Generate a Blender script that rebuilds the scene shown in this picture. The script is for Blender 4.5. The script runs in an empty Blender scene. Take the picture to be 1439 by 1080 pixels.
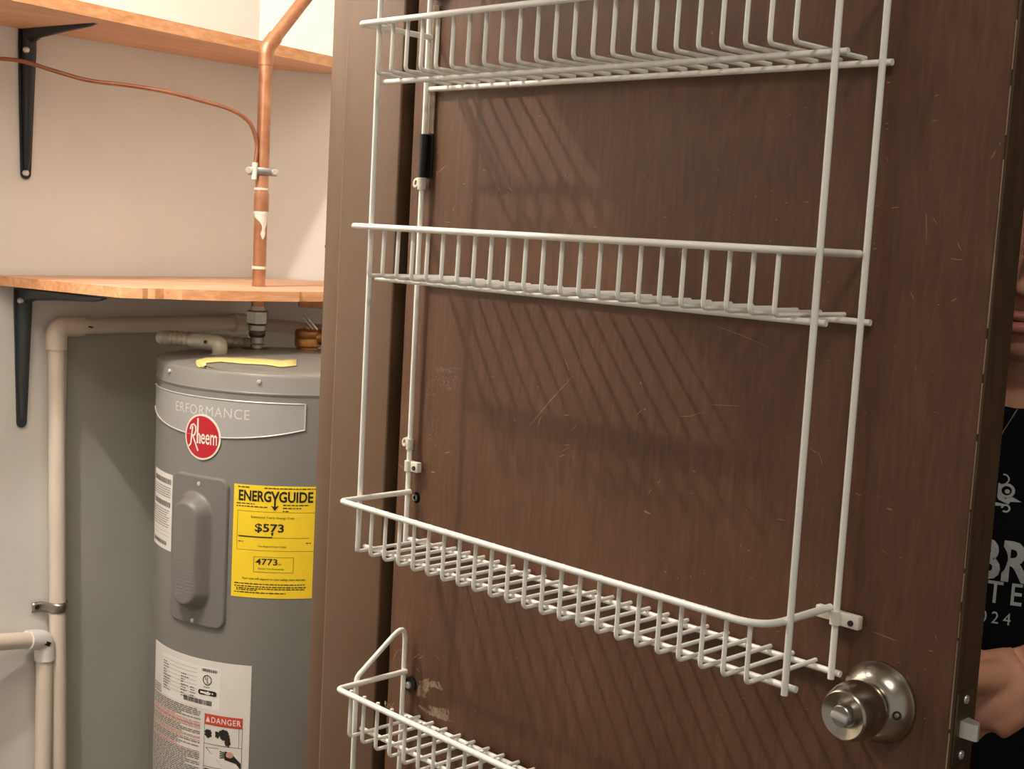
import bpy, bmesh, math, random
import numpy as np
from mathutils import Vector, Matrix
from mathutils.bvhtree import BVHTree

random.seed(7)
scene = bpy.context.scene
COL = scene.collection

# ------------------------------------------------------------------ camera
# world: X along the open door (hinge -> latch), Y into the door, Z up; metres
CAM = np.array([0.91079, -0.79220, 0.04334])
ROT = np.array([[0.69532786, 0.71663254, 0.05437813],
                [0.11896265, -0.04014641, -0.99208677],
                [-0.70877857, 0.69629453, -0.11316742]])
FPX = 1869.46
cd = bpy.data.cameras.new('camera')
cd.sensor_width = 36.0
cd.lens = 36.0 * FPX / 1439.0
cd.clip_start = 0.02
cam = bpy.data.objects.new('camera', cd)
COL.objects.link(cam)
r_, d_, f_ = ROT
cam.matrix_world = Matrix(((r_[0], -d_[0], -f_[0], CAM[0]), (r_[1], -d_[1], -f_[1], CAM[1]),
                           (r_[2], -d_[2], -f_[2], CAM[2]), (0, 0, 0, 1)))
scene.camera = cam

# ------------------------------------------------------------------ light
world = bpy.data.worlds.new('hall_ambient')
scene.world = world
world.use_nodes = True
bg = world.node_tree.nodes['Background']
bg.inputs[0].default_value = (1.0, 0.96, 0.90, 1)
bg.inputs[1].default_value = 0.31
ld = bpy.data.lights.new('ceiling_bulb', 'POINT')
ld.energy = 47
ld.color = (1.0, 0.965, 0.905)
ld.shadow_soft_size = 0.017
lo = bpy.data.objects.new('ceiling_bulb', ld)
COL.objects.link(lo)
lo.location = (-0.53, -0.55, 0.92)

hd_l = bpy.data.lights.new('hall_ceiling_light', 'AREA')
hd_l.shape = 'DISK'
hd_l.size = 0.34
hd_l.energy = 9
hd_l.color = (1.0, 0.95, 0.87)
hl = bpy.data.objects.new('hall_ceiling_light', hd_l)
COL.objects.link(hl)
hl.location = (1.02, -0.72, 1.03)
vs = scene.view_settings
vs.view_transform = 'Standard'
vs.look = 'None'
vs.exposure = 0.0
vs.gamma = 1.0
vs.use_curve_mapping = False


# ------------------------------------------------------------------ helpers
def ray(x, y):
    return ROT.T @ np.array([(x - 720) / FPX, (y - 540) / FPX, 1.0])


def onY(x, y, Y):
    d = ray(x, y)
    return CAM + (Y - CAM[1]) / d[1] * d


def onZ(x, y, z):
    d = ray(x, y)
    return CAM + (z - CAM[2]) / d[2] * d


WN = np.array([math.sin(math.radians(83.2)), math.cos(math.radians(83.2))])   # closet left wall normal
WA = np.array([-WN[1], WN[0]])                                               # along the wall, away
WB = CAM[:2] - 1.914 * WN


def wp(s, off, z):
    p = WB + WA * s + WN * off
    return Vector((p[0], p[1], z))


def onW(x, y, off=0.0):
    d = ray(x, y)
    return CAM + (-(1.914 - off)) / (d[:2] @ WN) * d


def wsz(x, y, off=0.0):
    p = onW(x, y, off)
    return float((p[:2] - WB) @ WA), float(p[2])


def lin(c):
    return tuple(((v / 255) / 12.92 if v / 255 <= 0.04045 else ((v / 255 + 0.055) / 1.055) ** 2.4) for v in c)


def mat(name, rgb, rough=0.5, metal=0.0, var=0.08, scale=20.0, bump=0.0, bscale=None, stretch=(1, 1, 1), rgb2=None,
        coord='Object', spec=0.5):
    m = bpy.data.materials.new(name)
    m.use_nodes = True
    nt = m.node_tree
    b = nt.nodes['Principled BSDF']
    b.inputs['Roughness'].default_value = rough
    b.inputs['Metallic'].default_value = metal
    b.inputs['Specular IOR Level'].default_value = spec
    c = lin(rgb)
    c2 = lin(rgb2) if rgb2 else tuple(v * (1 - 2.2 * var) for v in c)
    tc = nt.nodes.new('ShaderNodeTexCoord')
    mp = nt.nodes.new('ShaderNodeMapping')
    mp.inputs['Scale'].default_value = stretch
    nt.links.new(tc.outputs[coord], mp.inputs[0])
    n = nt.nodes.new('ShaderNodeTexNoise')
    n.inputs['Scale'].default_value = scale
    n.inputs['Detail'].default_value = 5
    nt.links.new(mp.outputs[0], n.inputs[0])
    r = nt.nodes.new('ShaderNodeValToRGB')
    r.color_ramp.elements[0].position = 0.3
    r.color_ramp.elements[1].position = 0.7
    r.color_ramp.elements[0].color = (*c2, 1)
    r.color_ramp.elements[1].color = (*c, 1)
    nt.links.new(n.outputs[0], r.inputs[0])
    nt.links.new(r.outputs[0], b.inputs['Base Color'])
    if bump:
        n2 = nt.nodes.new('ShaderNodeTexNoise')
        n2.inputs['Scale'].default_value = bscale or scale * 4
        n2.inputs['Detail'].default_value = 3
        nt.links.new(mp.outputs[0], n2.inputs[0])
        bp = nt.nodes.new('ShaderNodeBump')
        bp.inputs['Strength'].default_value = bump
        bp.inputs['Distance'].default_value = 0.002
        nt.links.new(n2.outputs[0], bp.inputs['Height'])
        nt.links.new(bp.outputs[0], b.inputs['Normal'])
    return m


def wood_mat(name, dark, mid, light, axis='Z', rough=0.45, fine=260.0, bump=0.08, spec=0.5):
    """veneer with long fibres along one axis"""
    m = bpy.data.materials.new(name)
    m.use_nodes = True
    nt = m.node_tree
    b = nt.nodes['Principled BSDF']
    b.inputs['Roughness'].default_value = rough
    b.inputs['Specular IOR Level'].default_value = spec
    tc = nt.nodes.new('ShaderNodeTexCoord')

    def noise(sc, along, detail):
        mp = nt.nodes.new('ShaderNodeMapping')
        v = [sc, sc, sc]
        v['XYZ'.index(axis)] = along
        mp.inputs['Scale'].default_value = v
        nt.links.new(tc.outputs['Object'], mp.inputs[0])
        n = nt.nodes.new('ShaderNodeTexNoise')
        n.inputs['Scale'].default_value = 1.0
        n.inputs['Detail'].default_value = detail
        n.inputs['Distortion'].default_value = 0.4
        nt.links.new(mp.outputs[0], n.inputs[0])
        return n
    n1 = noise(fine, fine * 0.11, 4)
    n2 = noise(9.0, 3.0, 3)
    mx = nt.nodes.new('ShaderNodeMath')
    mx.operation = 'MULTIPLY_ADD'
    mx.inputs[1].default_value = 0.55
    nt.links.new(n1.outputs[0], mx.inputs[0])
    ml = nt.nodes.new('ShaderNodeMath')
    ml.operation = 'MULTIPLY'
    ml.inputs[1].default_value = 0.45
    nt.links.new(n2.outputs[0], ml.inputs[0])
    nt.links.new(ml.outputs[0], mx.inputs[2])
    r = nt.nodes.new('ShaderNodeValToRGB')
    e = r.color_ramp.elements
    e[0].position = 0.30
    e[0].color = (*lin(dark), 1)
    e[1].position = 0.70
    e[1].color = (*lin(light), 1)
    k = e.new(0.5)
    k.color = (*lin(mid), 1)
    nt.links.new(mx.outputs[0], r.inputs[0])
    nt.links.new(r.outputs[0], b.inputs['Base Color'])
    bp = nt.nodes.new('ShaderNodeBump')
    bp.inputs['Strength'].default_value = bump
    bp.inputs['Distance'].default_value = 0.001
    nt.links.new(n1.outputs[0], bp.inputs['Height'])
    nt.links.new(bp.outputs[0], b.inputs['Normal'])
    return m


def mesh_obj(name, verts, faces, m, parent=None, smooth=False):
    me = bpy.data.meshes.new(name)
    me.from_pydata([tuple(v) for v in verts], [], faces)
    me.update()
    if smooth:
        for p in me.polygons:
            p.use_smooth = True
    if m:
        me.materials.append(m)
    o = bpy.data.objects.new(name, me)
    COL.objects.link(o)
    o.parent = parent
    return o


class MB:
    """collects shapes for one mesh"""

    def __init__(self):
        self.v = []
        self.f = []

    def add(self, v, f):
        n = len(self.v)
        self.v += [Vector(p) for p in v]
        self.f += [tuple(i + n for i in q) for q in f]
        return self

    def box(self, c, s, mtx=None, bevel=0.0, seg=2):
        bm = bmesh.new()
        bmesh.ops.create_cube(bm, size=1.0)
        for p in bm.verts:
            p.co = Vector((p.co.x * s[0], p.co.y * s[1], p.co.z * s[2]))
        if bevel:
            bmesh.ops.bevel(bm, geom=list(bm.edges), offset=bevel, segments=seg, affect='EDGES', profile=0.5)
        M = mtx or Matrix.Identity(3)
        bm.verts.index_update()
        v = [M @ p.co + Vector(c) for p in bm.verts]
        f = [[p.index for p in q.verts] for q in bm.faces]
        bm.free()
        return self.add(v, f)

    def tube(self, pts, r, seg=10, caps=True):
        pts = [Vector(p) for p in pts]
        n = len(pts)
        rs = r if isinstance(r, (list, tuple)) else [r] * n
        t0 = (pts[1] - pts[0]).normalized()
        up = Vector((0, 0, 1)) if abs(t0.z) < 0.9 else Vector((1, 0, 0))
        a = t0.cross(up).normalized()
        v = []
        f = []
        for i, p in enumerate(pts):
            t = (pts[min(i + 1, n - 1)] - pts[max(i - 1, 0)]).normalized()
            a = (a - t * a.dot(t)).normalized()
            b = t.cross(a)
            for k in range(seg):
                w = 2 * math.pi * k / seg
                v.append(p + (a * math.cos(w) + b * math.sin(w)) * rs[i])
        for i in range(n - 1):
            for k in range(seg):
                f.append((i * seg + k, i * seg + (k + 1) % seg, (i + 1) * seg + (k + 1) % seg, (i + 1) * seg + k))
        if caps:
            f.append(tuple(range(seg))[::-1])
            f.append(tuple((n - 1) * seg + k for k in range(seg)))
        return self.add(v, f)

    def lathe(self, prof, origin, axis=(0, 0, 1), seg=40, xdir=None, hexa=False):
        """prof: list of (radius, height)"""
        ax = Vector(axis).normalized()
        h = Vector(xdir) if xdir else (Vector((0, 0, 1)) if abs(ax.z) < 0.9 else Vector((1, 0, 0)))
        a = (h - ax * h.dot(ax)).normalized()
        b = ax.cross(a)
        o = Vector(origin)
        v = []
        f = []
        n = len(prof)
        for (r, z) in prof:
            for k in range(seg):
                w = 2 * math.pi * k / seg
                v.append(o + ax * z + (a * math.cos(w) + b * math.sin(w)) * r)
        for i in range(n - 1):
            for k in range(seg):
                f.append((i * seg + k, i * seg + (k + 1) % seg, (i + 1) * seg + (k + 1) % seg, (i + 1) * seg + k))
        if prof[0][0] > 1e-5:
            f.append(tuple(range(seg))[::-1])
        if prof[-1][0] > 1e-5:
            f.append(tuple((n - 1) * seg + k for k in range(seg)))
        return self.add(v, f)

    def prism(self, poly, to3, t):
        """poly 2D outline, to3(x,y,h) -> point, thickness t"""
        n = len(poly)
        v = [to3(x, y, 0) for x, y in poly] + [to3(x, y, t) for x, y in poly]
        f = [tuple(range(n))[::-1], tuple(range(n, 2 * n))]
        f += [(i, (i + 1) % n, n + (i + 1) % n, n + i) for i in range(n)]
        return self.add(v, f)

    def ell(self, c, s, mtx=None, seg=20, rings=12):
        M = mtx or Matrix.Identity(3)
        v = []
        f = []
        c = Vector(c)
        for i in range(rings + 1):
            th = math.pi * i / rings
            for k in range(seg):
                w = 2 * math.pi * k / seg
                v.append(c + M @ Vector((s[0] * math.sin(th) * math.cos(w), s[1] * math.sin(th) * math.sin(w),
                                         s[2] * math.cos(th))))
        for i in range(rings):
            for k in range(seg):
                f.append((i * seg + k, (i + 1) * seg + k, (i + 1) * seg + (k + 1) % seg, i * seg + (k + 1) % seg))
        return self.add(v, f)

    def build(self, name, m, parent=None, smooth=False):
        o = mesh_obj(name, self.v, self.f, m, parent, smooth)
        bm = bmesh.new()
        bm.from_mesh(o.data)
        bmesh.ops.remove_doubles(bm, verts=bm.verts, dist=1e-6)
        bmesh.ops.recalc_face_normals(bm, faces=bm.faces)
        bm.to_mesh(o.data)
        bm.free()
        if smooth:
            for e in o.data.edges:
                pass
            o.data.set_sharp_from_angle(angle=math.radians(40))
        return o


def fillet(pts, r, n=5):
    """round the inner corners of a polyline"""
    pts = [Vector(p) for p in pts]
    rs = r if isinstance(r, (list, tuple)) else [r] * (len(pts) - 2)
    out = [pts[0]]
    for i in range(1, len(pts) - 1):
        p = pts[i]
        a = (pts[i - 1] - p)
        b = (pts[i + 1] - p)
        an = a.normalized()
        bn = b.normalized()
        ang = an.angle(bn)
        d = min(rs[i - 1] / max(math.tan(ang / 2), 1e-4), a.length * 0.49, b.length * 0.49)
        A = p + an * d
        B = p + bn * d
        for k in range(n + 1):
            t = k / n
            out.append(A * (1 - t) ** 2 + p * 2 * t * (1 - t) + B * t * t)
    out.append(pts[-1])
    return out


def smooth_path(pts, n=8):
    """Catmull-Rom"""
    P = [Vector(p) for p in pts]
    P = [P[0] * 2 - P[1]] + P + [P[-1] * 2 - P[-2]]
    out = []
    for i in range(1, len(P) - 2):
        for k in range(n):
            t = k / n
            a, b, c, d = P[i - 1], P[i], P[i + 1], P[i + 2]
            out.append(0.5 * ((2 * b) + (c - a) * t + (2 * a - 5 * b + 4 * c - d) * t * t + (3 * b - a - 3 * c + d) * t ** 3))
    out.append(P[-2])
    return out


def empty(name, loc=(0, 0, 0)):
    o = bpy.data.objects.new(name, None)
    o.empty_display_size = 0.05
    COL.objects.link(o)
    o.location = (0, 0, 0)
    o["base"] = tuple(loc)
    return o


def tag(o, label=None, cat=None, group=None, kind=None):
    if label:
        o['label'] = label
    if cat:
        o['category'] = cat
    if group:
        o['group'] = group
    if kind:
        o['kind'] = kind
    return o


def text2d(s, bold=0.0, space=1.0):
    """letter outlines as a filled 2D mesh normalised to its own box 0..1"""
    cu = bpy.data.curves.new('lettering', 'FONT')
    cu.body = s
    cu.size = 1.0
    cu.offset = bold
    cu.space_character = space
    cu.resolution_u = 3
    o = bpy.data.objects.new('lettering', cu)
    COL.objects.link(o)
    dg = bpy.context.evaluated_depsgraph_get()
    me = o.evaluated_get(dg).to_mesh()
    v = [(p.co.x, p.co.y) for p in me.vertices]
    f = [tuple(p.vertices) for p in me.polygons]
    bpy.data.objects.remove(o)
    bpy.data.curves.remove(cu)
    x0 = min(p[0] for p in v)
    x1 = max(p[0] for p in v)
    y0 = min(p[1] for p in v)
    y1 = max(p[1] for p in v)
    return [((p[0] - x0) / (x1 - x0), (p[1] - y0) / (y1 - y0)) for p in v], f


def put_text(mb, s, x0, x1, y0, y1, to3, bold=0.0, off=0.0, space=1.0, slant=0.0):
    v, f = text2d(s, bold, space)
    mb.add([to3(x0 + (x1 - x0) * (p[0] + slant * p[1]), y0 + (y1 - y0) * p[1], off) for p in v], f)


# ------------------------------------------------------------------ materials
M = {}
M['wall'] = mat('wall_paint', (231, 226, 219), 0.75, var=0.025, scale=3.0, bump=0.06, bscale=160)
M['bare_board'] = mat('bare_green_board', (188, 186, 171), 0.85, var=0.05, scale=5.0, bump=0.08, bscale=200)
M['dim_wall'] = mat('hall_paint', (150, 132, 115), 0.8, var=0.03, scale=3)
M['floor'] = mat('floor_vinyl', (120, 105, 90), 0.6, var=0.06, scale=8)
M['ceil'] = mat('ceiling_paint', (228, 220, 210), 0.9, var=0.02, scale=4)
M['door'] = wood_mat('dark_door_veneer', (78, 51, 34), (94, 63, 43), (108, 75, 53), 'Z', 0.44, 260, 0.08, 0.36)
M['door_edge'] = wood_mat('dark_door_edge', (62, 44, 28), (78, 56, 36), (92, 68, 46), 'Z', 0.5, 220, 0.10)
M['frame'] = mat('brown_frame_paint', (98, 72, 50), 0.42, var=0.03, scale=6, bump=0.05, bscale=120)
M['rubber_gap_shade'] = mat('black_rubber_gap_shade', (10, 9, 8), 0.9, var=0.05, spec=0.1)  # washer rubber, also the painted shade of the hinge gap
M['pale_wear'] = mat('worn_edge', (176, 146, 112), 0.6, var=0.12, scale=60)
M['wire'] = mat('white_vinyl_coating', (244, 240, 228), 0.33, var=0.02, scale=40)
M['clip'] = mat('white_clip_plastic', (228, 222, 204), 0.45, var=0.04, scale=40)
M['oldclip'] = mat('chipped_clip_plastic', (218, 208, 190), 0.65, var=0.15, scale=120, bump=0.4, bscale=260)
M['tape'] = mat('black_tape', (14, 13, 13), 0.5, var=0.05)
M['strap'] = mat('beige_strap', (186, 168, 142), 0.5, var=0.05)
M['steel'] = mat('dull_steel', (176, 172, 164), 0.32, 1.0, var=0.08, scale=50)
M['dark_steel'] = mat('dark_steel', (70, 66, 62), 0.4, 0.8, var=0.1, scale=50)
M['plate'] = mat('tarnished_plate', (108, 98, 76), 0.4, 0.8, var=0.1, scale=50)
M['nickel'] = mat('satin_nickel', (196, 186, 170), 0.24, 1.0, var=0.05, scale=70, stretch=(1, 1, 1), bump=0.02, bscale=300)
M['scratch'] = mat('bare_wood_scratch', (158, 130, 104), 0.85, var=0.12, scale=90, spec=0.2)
M['smudge'] = mat('pale_smudge', (126, 100, 84), 0.75, var=0.16, scale=160)
M['scuff'] = mat('scuffed_residue', (158, 134, 106), 0.85, var=0.2, scale=240, bump=0.3, bscale=400)
M['heater'] = mat('grey_enamel', (128, 125, 120), 0.36, var=0.02, scale=8)
M['heater_lid'] = mat('grey_enamel_lid', (134, 130, 124), 0.33, var=0.03, scale=8)
M['panel'] = mat('grey_panel_plastic', (116, 112, 108), 0.42, var=0.02, scale=12)
M['band'] = mat('silver_band', (176, 174, 170), 0.38, 0.25, var=0.03, scale=10)
M['band_edge'] = mat('silver_band_edge', (206, 204, 198), 0.35, 0.2, var=0.03)
M['band_text'] = mat('pale_silver_lettering', (214, 213, 208), 0.4, 0.1, var=0.02)
M['red'] = mat('badge_red', (186, 24, 40), 0.35, var=0.04)
M['badge_white'] = mat('badge_white', (238, 226, 214), 0.4, var=0.02)
M['yellow'] = mat('yellow_label_paper', (250, 214, 40), 0.6, var=0.02, scale=60)
M['tape_yellow'] = mat('yellow_masking_tape', (232, 208, 132), 0.7, var=0.05, scale=60)
M['white_label'] = mat('white_label_paper', (222, 216, 208), 0.55, var=0.02, scale=40)
M['white_label2'] = mat('inset_label_paper', (232, 227, 219), 0.55, var=0.02, scale=40)
M['ink'] = mat('black_ink', (34, 30, 24), 0.6, var=0.05)
M['ink_grey'] = mat('grey_ink', (128, 118, 108), 0.6, var=0.1, scale=200)
M['ink_red'] = mat('red_ink', (206, 70, 50), 0.6, var=0.05)
M['ink_pink'] = mat('pink_ink', (214, 152, 136), 0.6, var=0.1, scale=200)
M['copper'] = mat('aged_copper', (212, 156, 118), 0.36, 0.7, var=0.16, scale=26, rgb2=(160, 104, 78))
M['copper2'] = mat('thin_copper', (178, 122, 92), 0.38, 0.6, var=0.12, scale=30)
M['brass'] = mat('brass_valve', (196, 140, 84), 0.38, 0.8, var=0.1, scale=50)
M['flux'] = mat('white_putty', (232, 222, 208), 0.7, var=0.06, scale=90, bump=0.3)
M['pvc'] = mat('pvc_plastic', (234, 218, 200), 0.42, var=0.03, scale=18)
M['pvc_white'] = mat('pvc_fitting', (238, 232, 226), 0.4, var=0.03, scale=18)
M['shelf'] = wood_mat('raw_plywood', (204, 152, 118), (222, 172, 138), (236, 194, 162), 'Y', 0.6, 70, 0.05)
M['shelf_edge'] = wood_mat('plywood_edge', (196, 128, 84), (222, 160, 112), (238, 188, 142), 'Y', 0.65, 160, 0.1)
M['bracket'] = mat('black_bracket_enamel', (26, 27, 34), 0.35, var=0.1, scale=30)
M['bracket2'] = mat('grey_green_bracket_enamel', (58, 64, 64), 0.4, var=0.06, scale=30)
M['conduit'] = mat('grey_conduit', (198, 192, 174), 0.34, 0.3, var=0.08, scale=40)
M['screwhead'] = mat('bright_screw', (228, 224, 216), 0.28, 0.6, var=0.05)
M['shirt'] = mat('black_cotton', (13, 14, 18), 0.95, var=0.1, scale=60, bump=0.2, bscale=500, spec=0.2)
M['print'] = mat('white_shirt_print', (196, 196, 190), 0.8, var=0.08, scale=200)
M['trousers'] = mat('black_trousers', (16, 16, 20), 0.9, var=0.1, scale=60, spec=0.2)
M['hair'] = mat('dark_hair', (30, 22, 18), 0.5, var=0.2, scale=120)
M['lip'] = mat('lip_skin', (196, 122, 108), 0.42, var=0.05, scale=120)
M['eye'] = mat('eye_white', (225, 220, 212), 0.2, var=0.01)
M['iris'] = mat('iris_brown', (42, 26, 18), 0.2, var=0.05)
M['shoe'] = mat('shoe_black', (22, 22, 24), 0.6, var=0.1)
ms = mat('skin', (222, 160, 128), 0.5, var=0.04, scale=40, bump=0.05, bscale=300)
ms.node_tree.nodes['Principled BSDF'].inputs['Subsurface Weight'].default_value = 0.08
ms.node_tree.nodes['Principled BSDF'].inputs['Subsurface Radius'].default_value = (0.01, 0.004, 0.002)
M['skin'] = ms

FZ, CZ = -1.40, 1.05          # floor and ceiling heights
DY = 0.007                    # visible door face

# ------------------------------------------------------------------ setting
def wall_slab(name, a, b, t, m, z0=FZ, z1=CZ):
    """vertical wall between plan points a and b; thickness t to the left of a->b"""
    a = Vector(a)
    b = Vector(b)
    d = (b - a).normalized()
    n = Vector((-d.y, d.x)) * t
    pl = [a, b, b + n, a + n]
    mb = MB().prism([(p.x, p.y) for p in pl], lambda x, y, h: Vector((x, y, z0 + h)), z1 - z0)
    return tag(mb.build(name, m), kind='structure')


corner = wp(1.606, 0, 0)
near = wp(-1.3, 0, 0)
diag = Vector((corner.x + 0.46 * 0.573 / 0.573, corner.y + 0.46 * 0.819 / 0.573))
wl = wall_slab('wall_left', (near.x, near.y), (corner.x, corner.y), 0.10, M['wall'])
wall_slab('wall_corner', (corner.x, corner.y), (diag.x, diag.y), 0.10, M['wall'])
wall_slab('wall_back', (diag.x, diag.y), (-0.20, diag.y), 0.10, M['wall'])
wall_slab('wall_right', (-0.20, diag.y), (-0.20, 0.125), 0.09, M['wall'])
wall_slab('wall_rear', (-0.11, 1.05), (1.7, 1.05), 0.10, M['dim_wall'])  # unseen part pulled in close to dim the light on the person
wall_slab('wall_hall_light_block', (1.7, 1.05), (1.7, -0.1), 0.10, M['dim_wall'])  # unseen wall added to cut ambient light reaching the person
# closet front: wall left of the opening and above it
wall_slab('wall_front', (-0.20, -0.66), (-0.20, -1.9), 0.11, M['wall'])
wall_slab('wall_header', (-0.20, 0.02), (-0.20, -0.66), 0.11, M['wall'], 0.533, CZ)
tag(MB().box((0.6, 0, FZ - 0.05), (4.2, 4.6, 0.10)).build('floor', M['floor']), kind='structure')
tag(MB().box((0.6, 0, CZ + 0.05), (4.2, 4.6, 0.10)).build('ceiling', M['ceil']), kind='structure')

# unpainted board left behind the pipes
s0 = wsz(90.5, 760)[0]
bz = wsz(150, 466)[1]
tag(MB().prism([(s0, FZ), (1.60, FZ), (1.60, bz - 0.012), (s0, bz)],
               lambda x, y, h: wp(x, h, y), 0.0025).build('bare_panel', M['bare_board'], wl))

# door frame
fr = empty('trim_1')
tag(fr, kind='structure')
fz0, fz1 = FZ, 0.533
MB().box((-0.1306, 0.0725, (fz0 + fz1) / 2), (0.0888, 0.105, fz1 - fz0), bevel=0.0025, seg=3).build('frame_face', M['frame'], fr, True)
MB().box((-0.1895, 0.077, (fz0 + fz1) / 2), (0.033, 0.105, fz1 - fz0), bevel=0.003, seg=2).build('frame_return', M['frame'], fr, True)
MB().tube([(-0.1748, 0.0212, fz0), (-0.1738, 0.0212, fz1)], 0.0010, 6).build('worn_seam', M['pale_wear'], fr, True)
MB().box((-0.0705, 0.062, (fz0 + fz1) / 2), (0.031, 0.05, fz1 - fz0), bevel=0.003).build('gap_shade_strip', M['rubber_gap_shade'], fr, True)  # black strip standing in for the shade inside the hinge gap
p = onY(455.5, 346, 0.0235)
MB().lathe([(0.0, 0.003), (0.003, 0.002), (0.0038, 0)], (-0.2065, 0.03, p[2]), (-1, 0, 0), 12).build('strike_screw', M['dark_steel'], fr, True)

# ------------------------------------------------------------------ door
door = empty('door_1')
tag(door, kind='structure')
dx0, dx1 = -0.0525, 0.5213
MB().box(((dx0 + dx1) / 2, DY + 0.0015, (FZ + 0.012 + 0.52) / 2), (dx1 - dx0 - 0.002, 0.003, 0.52 - FZ - 0.012), bevel=0.0008, seg=1).build('face_veneer', M['door'], door)
MB().box(((dx0 + dx1) / 2, DY + 0.0190, (FZ + 0.012 + 0.52) / 2), (dx1 - dx0, 0.0320, 0.52 - FZ - 0.012), bevel=0.001, seg=1).build('door_core', M['door_edge'], door)
# chipped pale arris on the latch side, broken in runs
mb = MB()
z = -0.42
while z < 0.05:
    L = random.uniform(0.01, 0.06)
    mb.tube([(dx1 - 0.0008, DY + 0.0012, z), (dx1 - 0.0008 + random.uniform(-.0003, .0003), DY + 0.0012, z + L)], random.uniform(.0003, .0006), 5)
    z += L + random.uniform(0.0, 0.008)
for z in (0.03, 0.075, 0.12, 0.16):
    mb.tube([(dx1 - 0.0008, DY + 0.0012, z), (dx1 - 0.0008, DY + 0.0012, z + 0.03)], 0.0004, 5)
mb.build('worn_edge', M['pale_wear'], door)


def dxz(px, py):
    q = onY(px, py, DY)
    return float(q[0]), float(q[2])


# scratches in the veneer (pixel-measured places on the door face)
SCR = [((745, 598), (806, 528), 1.3), ((757, 597), (762, 583), 1.6), ((795, 505), (800, 520), 1.2), ((815, 503), (818, 512), 1.0),
       ((793, 583), (802, 582), 1.2), ((803, 605), (812, 595), .8), ((787, 642), (795, 638), 1.2), ((793, 625), (802, 624), 1.0), ((789, 634), (800, 627), .7),
       ((756, 543), (758, 545), 1.4), ((723, 589), (725, 592), 1.2), ((700, 262), (704, 270), 1.2), ((715, 262), (722, 269), 1.2), ((731, 256), (736, 254), .8),
       ((637, 297), (639, 290), 1.1), ((678, 240), (684, 239), .8), ((663, 280), (665, 281), 1.0), ((615, 244), (628, 232), 1.2), ((614, 218), (618, 211), 1.0), ((613, 240), (616, 249), .9),
       ((665, 283), (664, 283), 1.0), ((996, 454), (1080, 487), .55), ((998, 568), (1040, 570), .6), ((955, 585), (990, 578), .5), ((895, 585), (903, 575), .8), ((906, 574), (908, 576), 1.6),
       ((905, 718), (915, 722), 1.6), ((907, 716), (909, 719), 1.2), ((973, 660), (978, 664), 1.0), ((912, 694), (916, 686), .8), ((925, 678), (928, 676), 1.2),
       ((1139, 629), (1150, 636), .8), ((1151, 634), (1157, 654), .8), ((1092, 729), (1106, 731), .8), ((1202, 692), (1212, 696), .8), ((1226, 887), (1264, 901), .9), ((1240, 893), (1258, 900), .6),
       ((1247, 714), (1254, 716), 1.6), ((1302, 300), (1302, 342), .8), ((1311, 305), (1318, 316), .5), ((1346, 340), (1352, 352), .9), ((1336, 363), (1354, 365), .9), ((1337, 424), (1346, 419), .9),
       ((1280, 409), (1285, 420), .9), ((1318, 428), (1321, 428), 1.0), ((1287, 515), (1289, 520), .8), ((1393, 223), (1400, 211), 1.0), ((1405, 202), (1407, 201), 1.5), ((1314, 136), (1320, 133), .9),
       ((1310, 170), (1320, 169), .6), ((1253, 293), (1264, 291), 1.0), ((1247, 116), (1252, 116), 1.2), ((1245, 174), (1250, 173), 1.0), ((1246, 181), (1250, 182), 1.0), ((1228, 350), (1233, 348), 1.2),
       ((1228, 340), (1231, 342), .8), ((955, 355), (962, 352), .9), ((933, 305), (938, 305), .8), ((1082, 338), (1084, 339), 1.2), ((1090, 308), (1093, 309), 1.2), ((1163, 395), (1165, 397), 1.3), ((900, 536), (902, 540), 1.4),
       ((860, 830), (866, 833), .6), ((1130, 283), (1137, 285), .7), ((818, 362), (826, 362), 1.0), ((834, 318), (840, 320), 1.0), ((800, 321), (803, 314), .8), ((625, 311), (634, 312), .9),
       ((1000, 45), (1002, 48), 2.0), ((1084, 268), (1086, 267), 1.0), ((905, 247), (907, 249), 1.2), ((1111, 160), (1113, 161), .9), ((652, 258), (654, 258), 1.2),
       ((1275, 947), (1277, 955), 1.0), ((1305, 913), (1312, 915), .9), ((1315, 890), (1316, 899), .8), ((1300, 938), (1302, 941), 1.0), ((1299, 1008), (1301, 1010), 1.2), ((1261, 929), (1266, 932), .6),
       ((620, 1010), (640, 1013), .7), ((561, 911), (550, 935), 1.0), ((548, 930), (563, 943), .8), ((580, 925), (590, 918), 1.6), ((588, 925), (596, 920), 1.6), ((555, 985), (548, 1000), 1.4), ((596, 1012), (600, 1022), 1.8), ((603, 1014), (610, 1022), 1.6),
       ((585, 938), (592, 946), 1.4), ((570, 905), (560, 915), 1.0), ((612, 920), (620, 930), .6), ((606, 663), (612, 663), 2.2), ((625, 636), (634, 634), 1.2), ((560, 652), (568, 657), 1.0),
       ((668, 998), (670, 999), 1.6), ((608, 872), (607, 868), .9), ((1240, 772), (1250, 780), .4), ((1012, 690), (1016, 700), .5), ((1048, 715), (1050, 717), 1.2), ((1052, 772), (1054, 774), 1.2), ((935, 802), (937, 804), 1.4), ((952, 812), (954, 813), 1.2), ((989, 805), (991, 806), 1.2)]
rs = random.Random(3)
for i in range(120):      # fine random nicks
    x, y = rs.uniform(640, 1330), rs.uniform(130, 1070)
    a = rs.uniform(-.6, .6) + (math.pi / 2 if rs.random() < .6 else 0)
    L = rs.uniform(1.5, 6)
    SCR.append(((x, y), (x + L * math.cos(a), y + L * math.sin(a)), rs.uniform(.35, .7)))
mb = MB()
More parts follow.
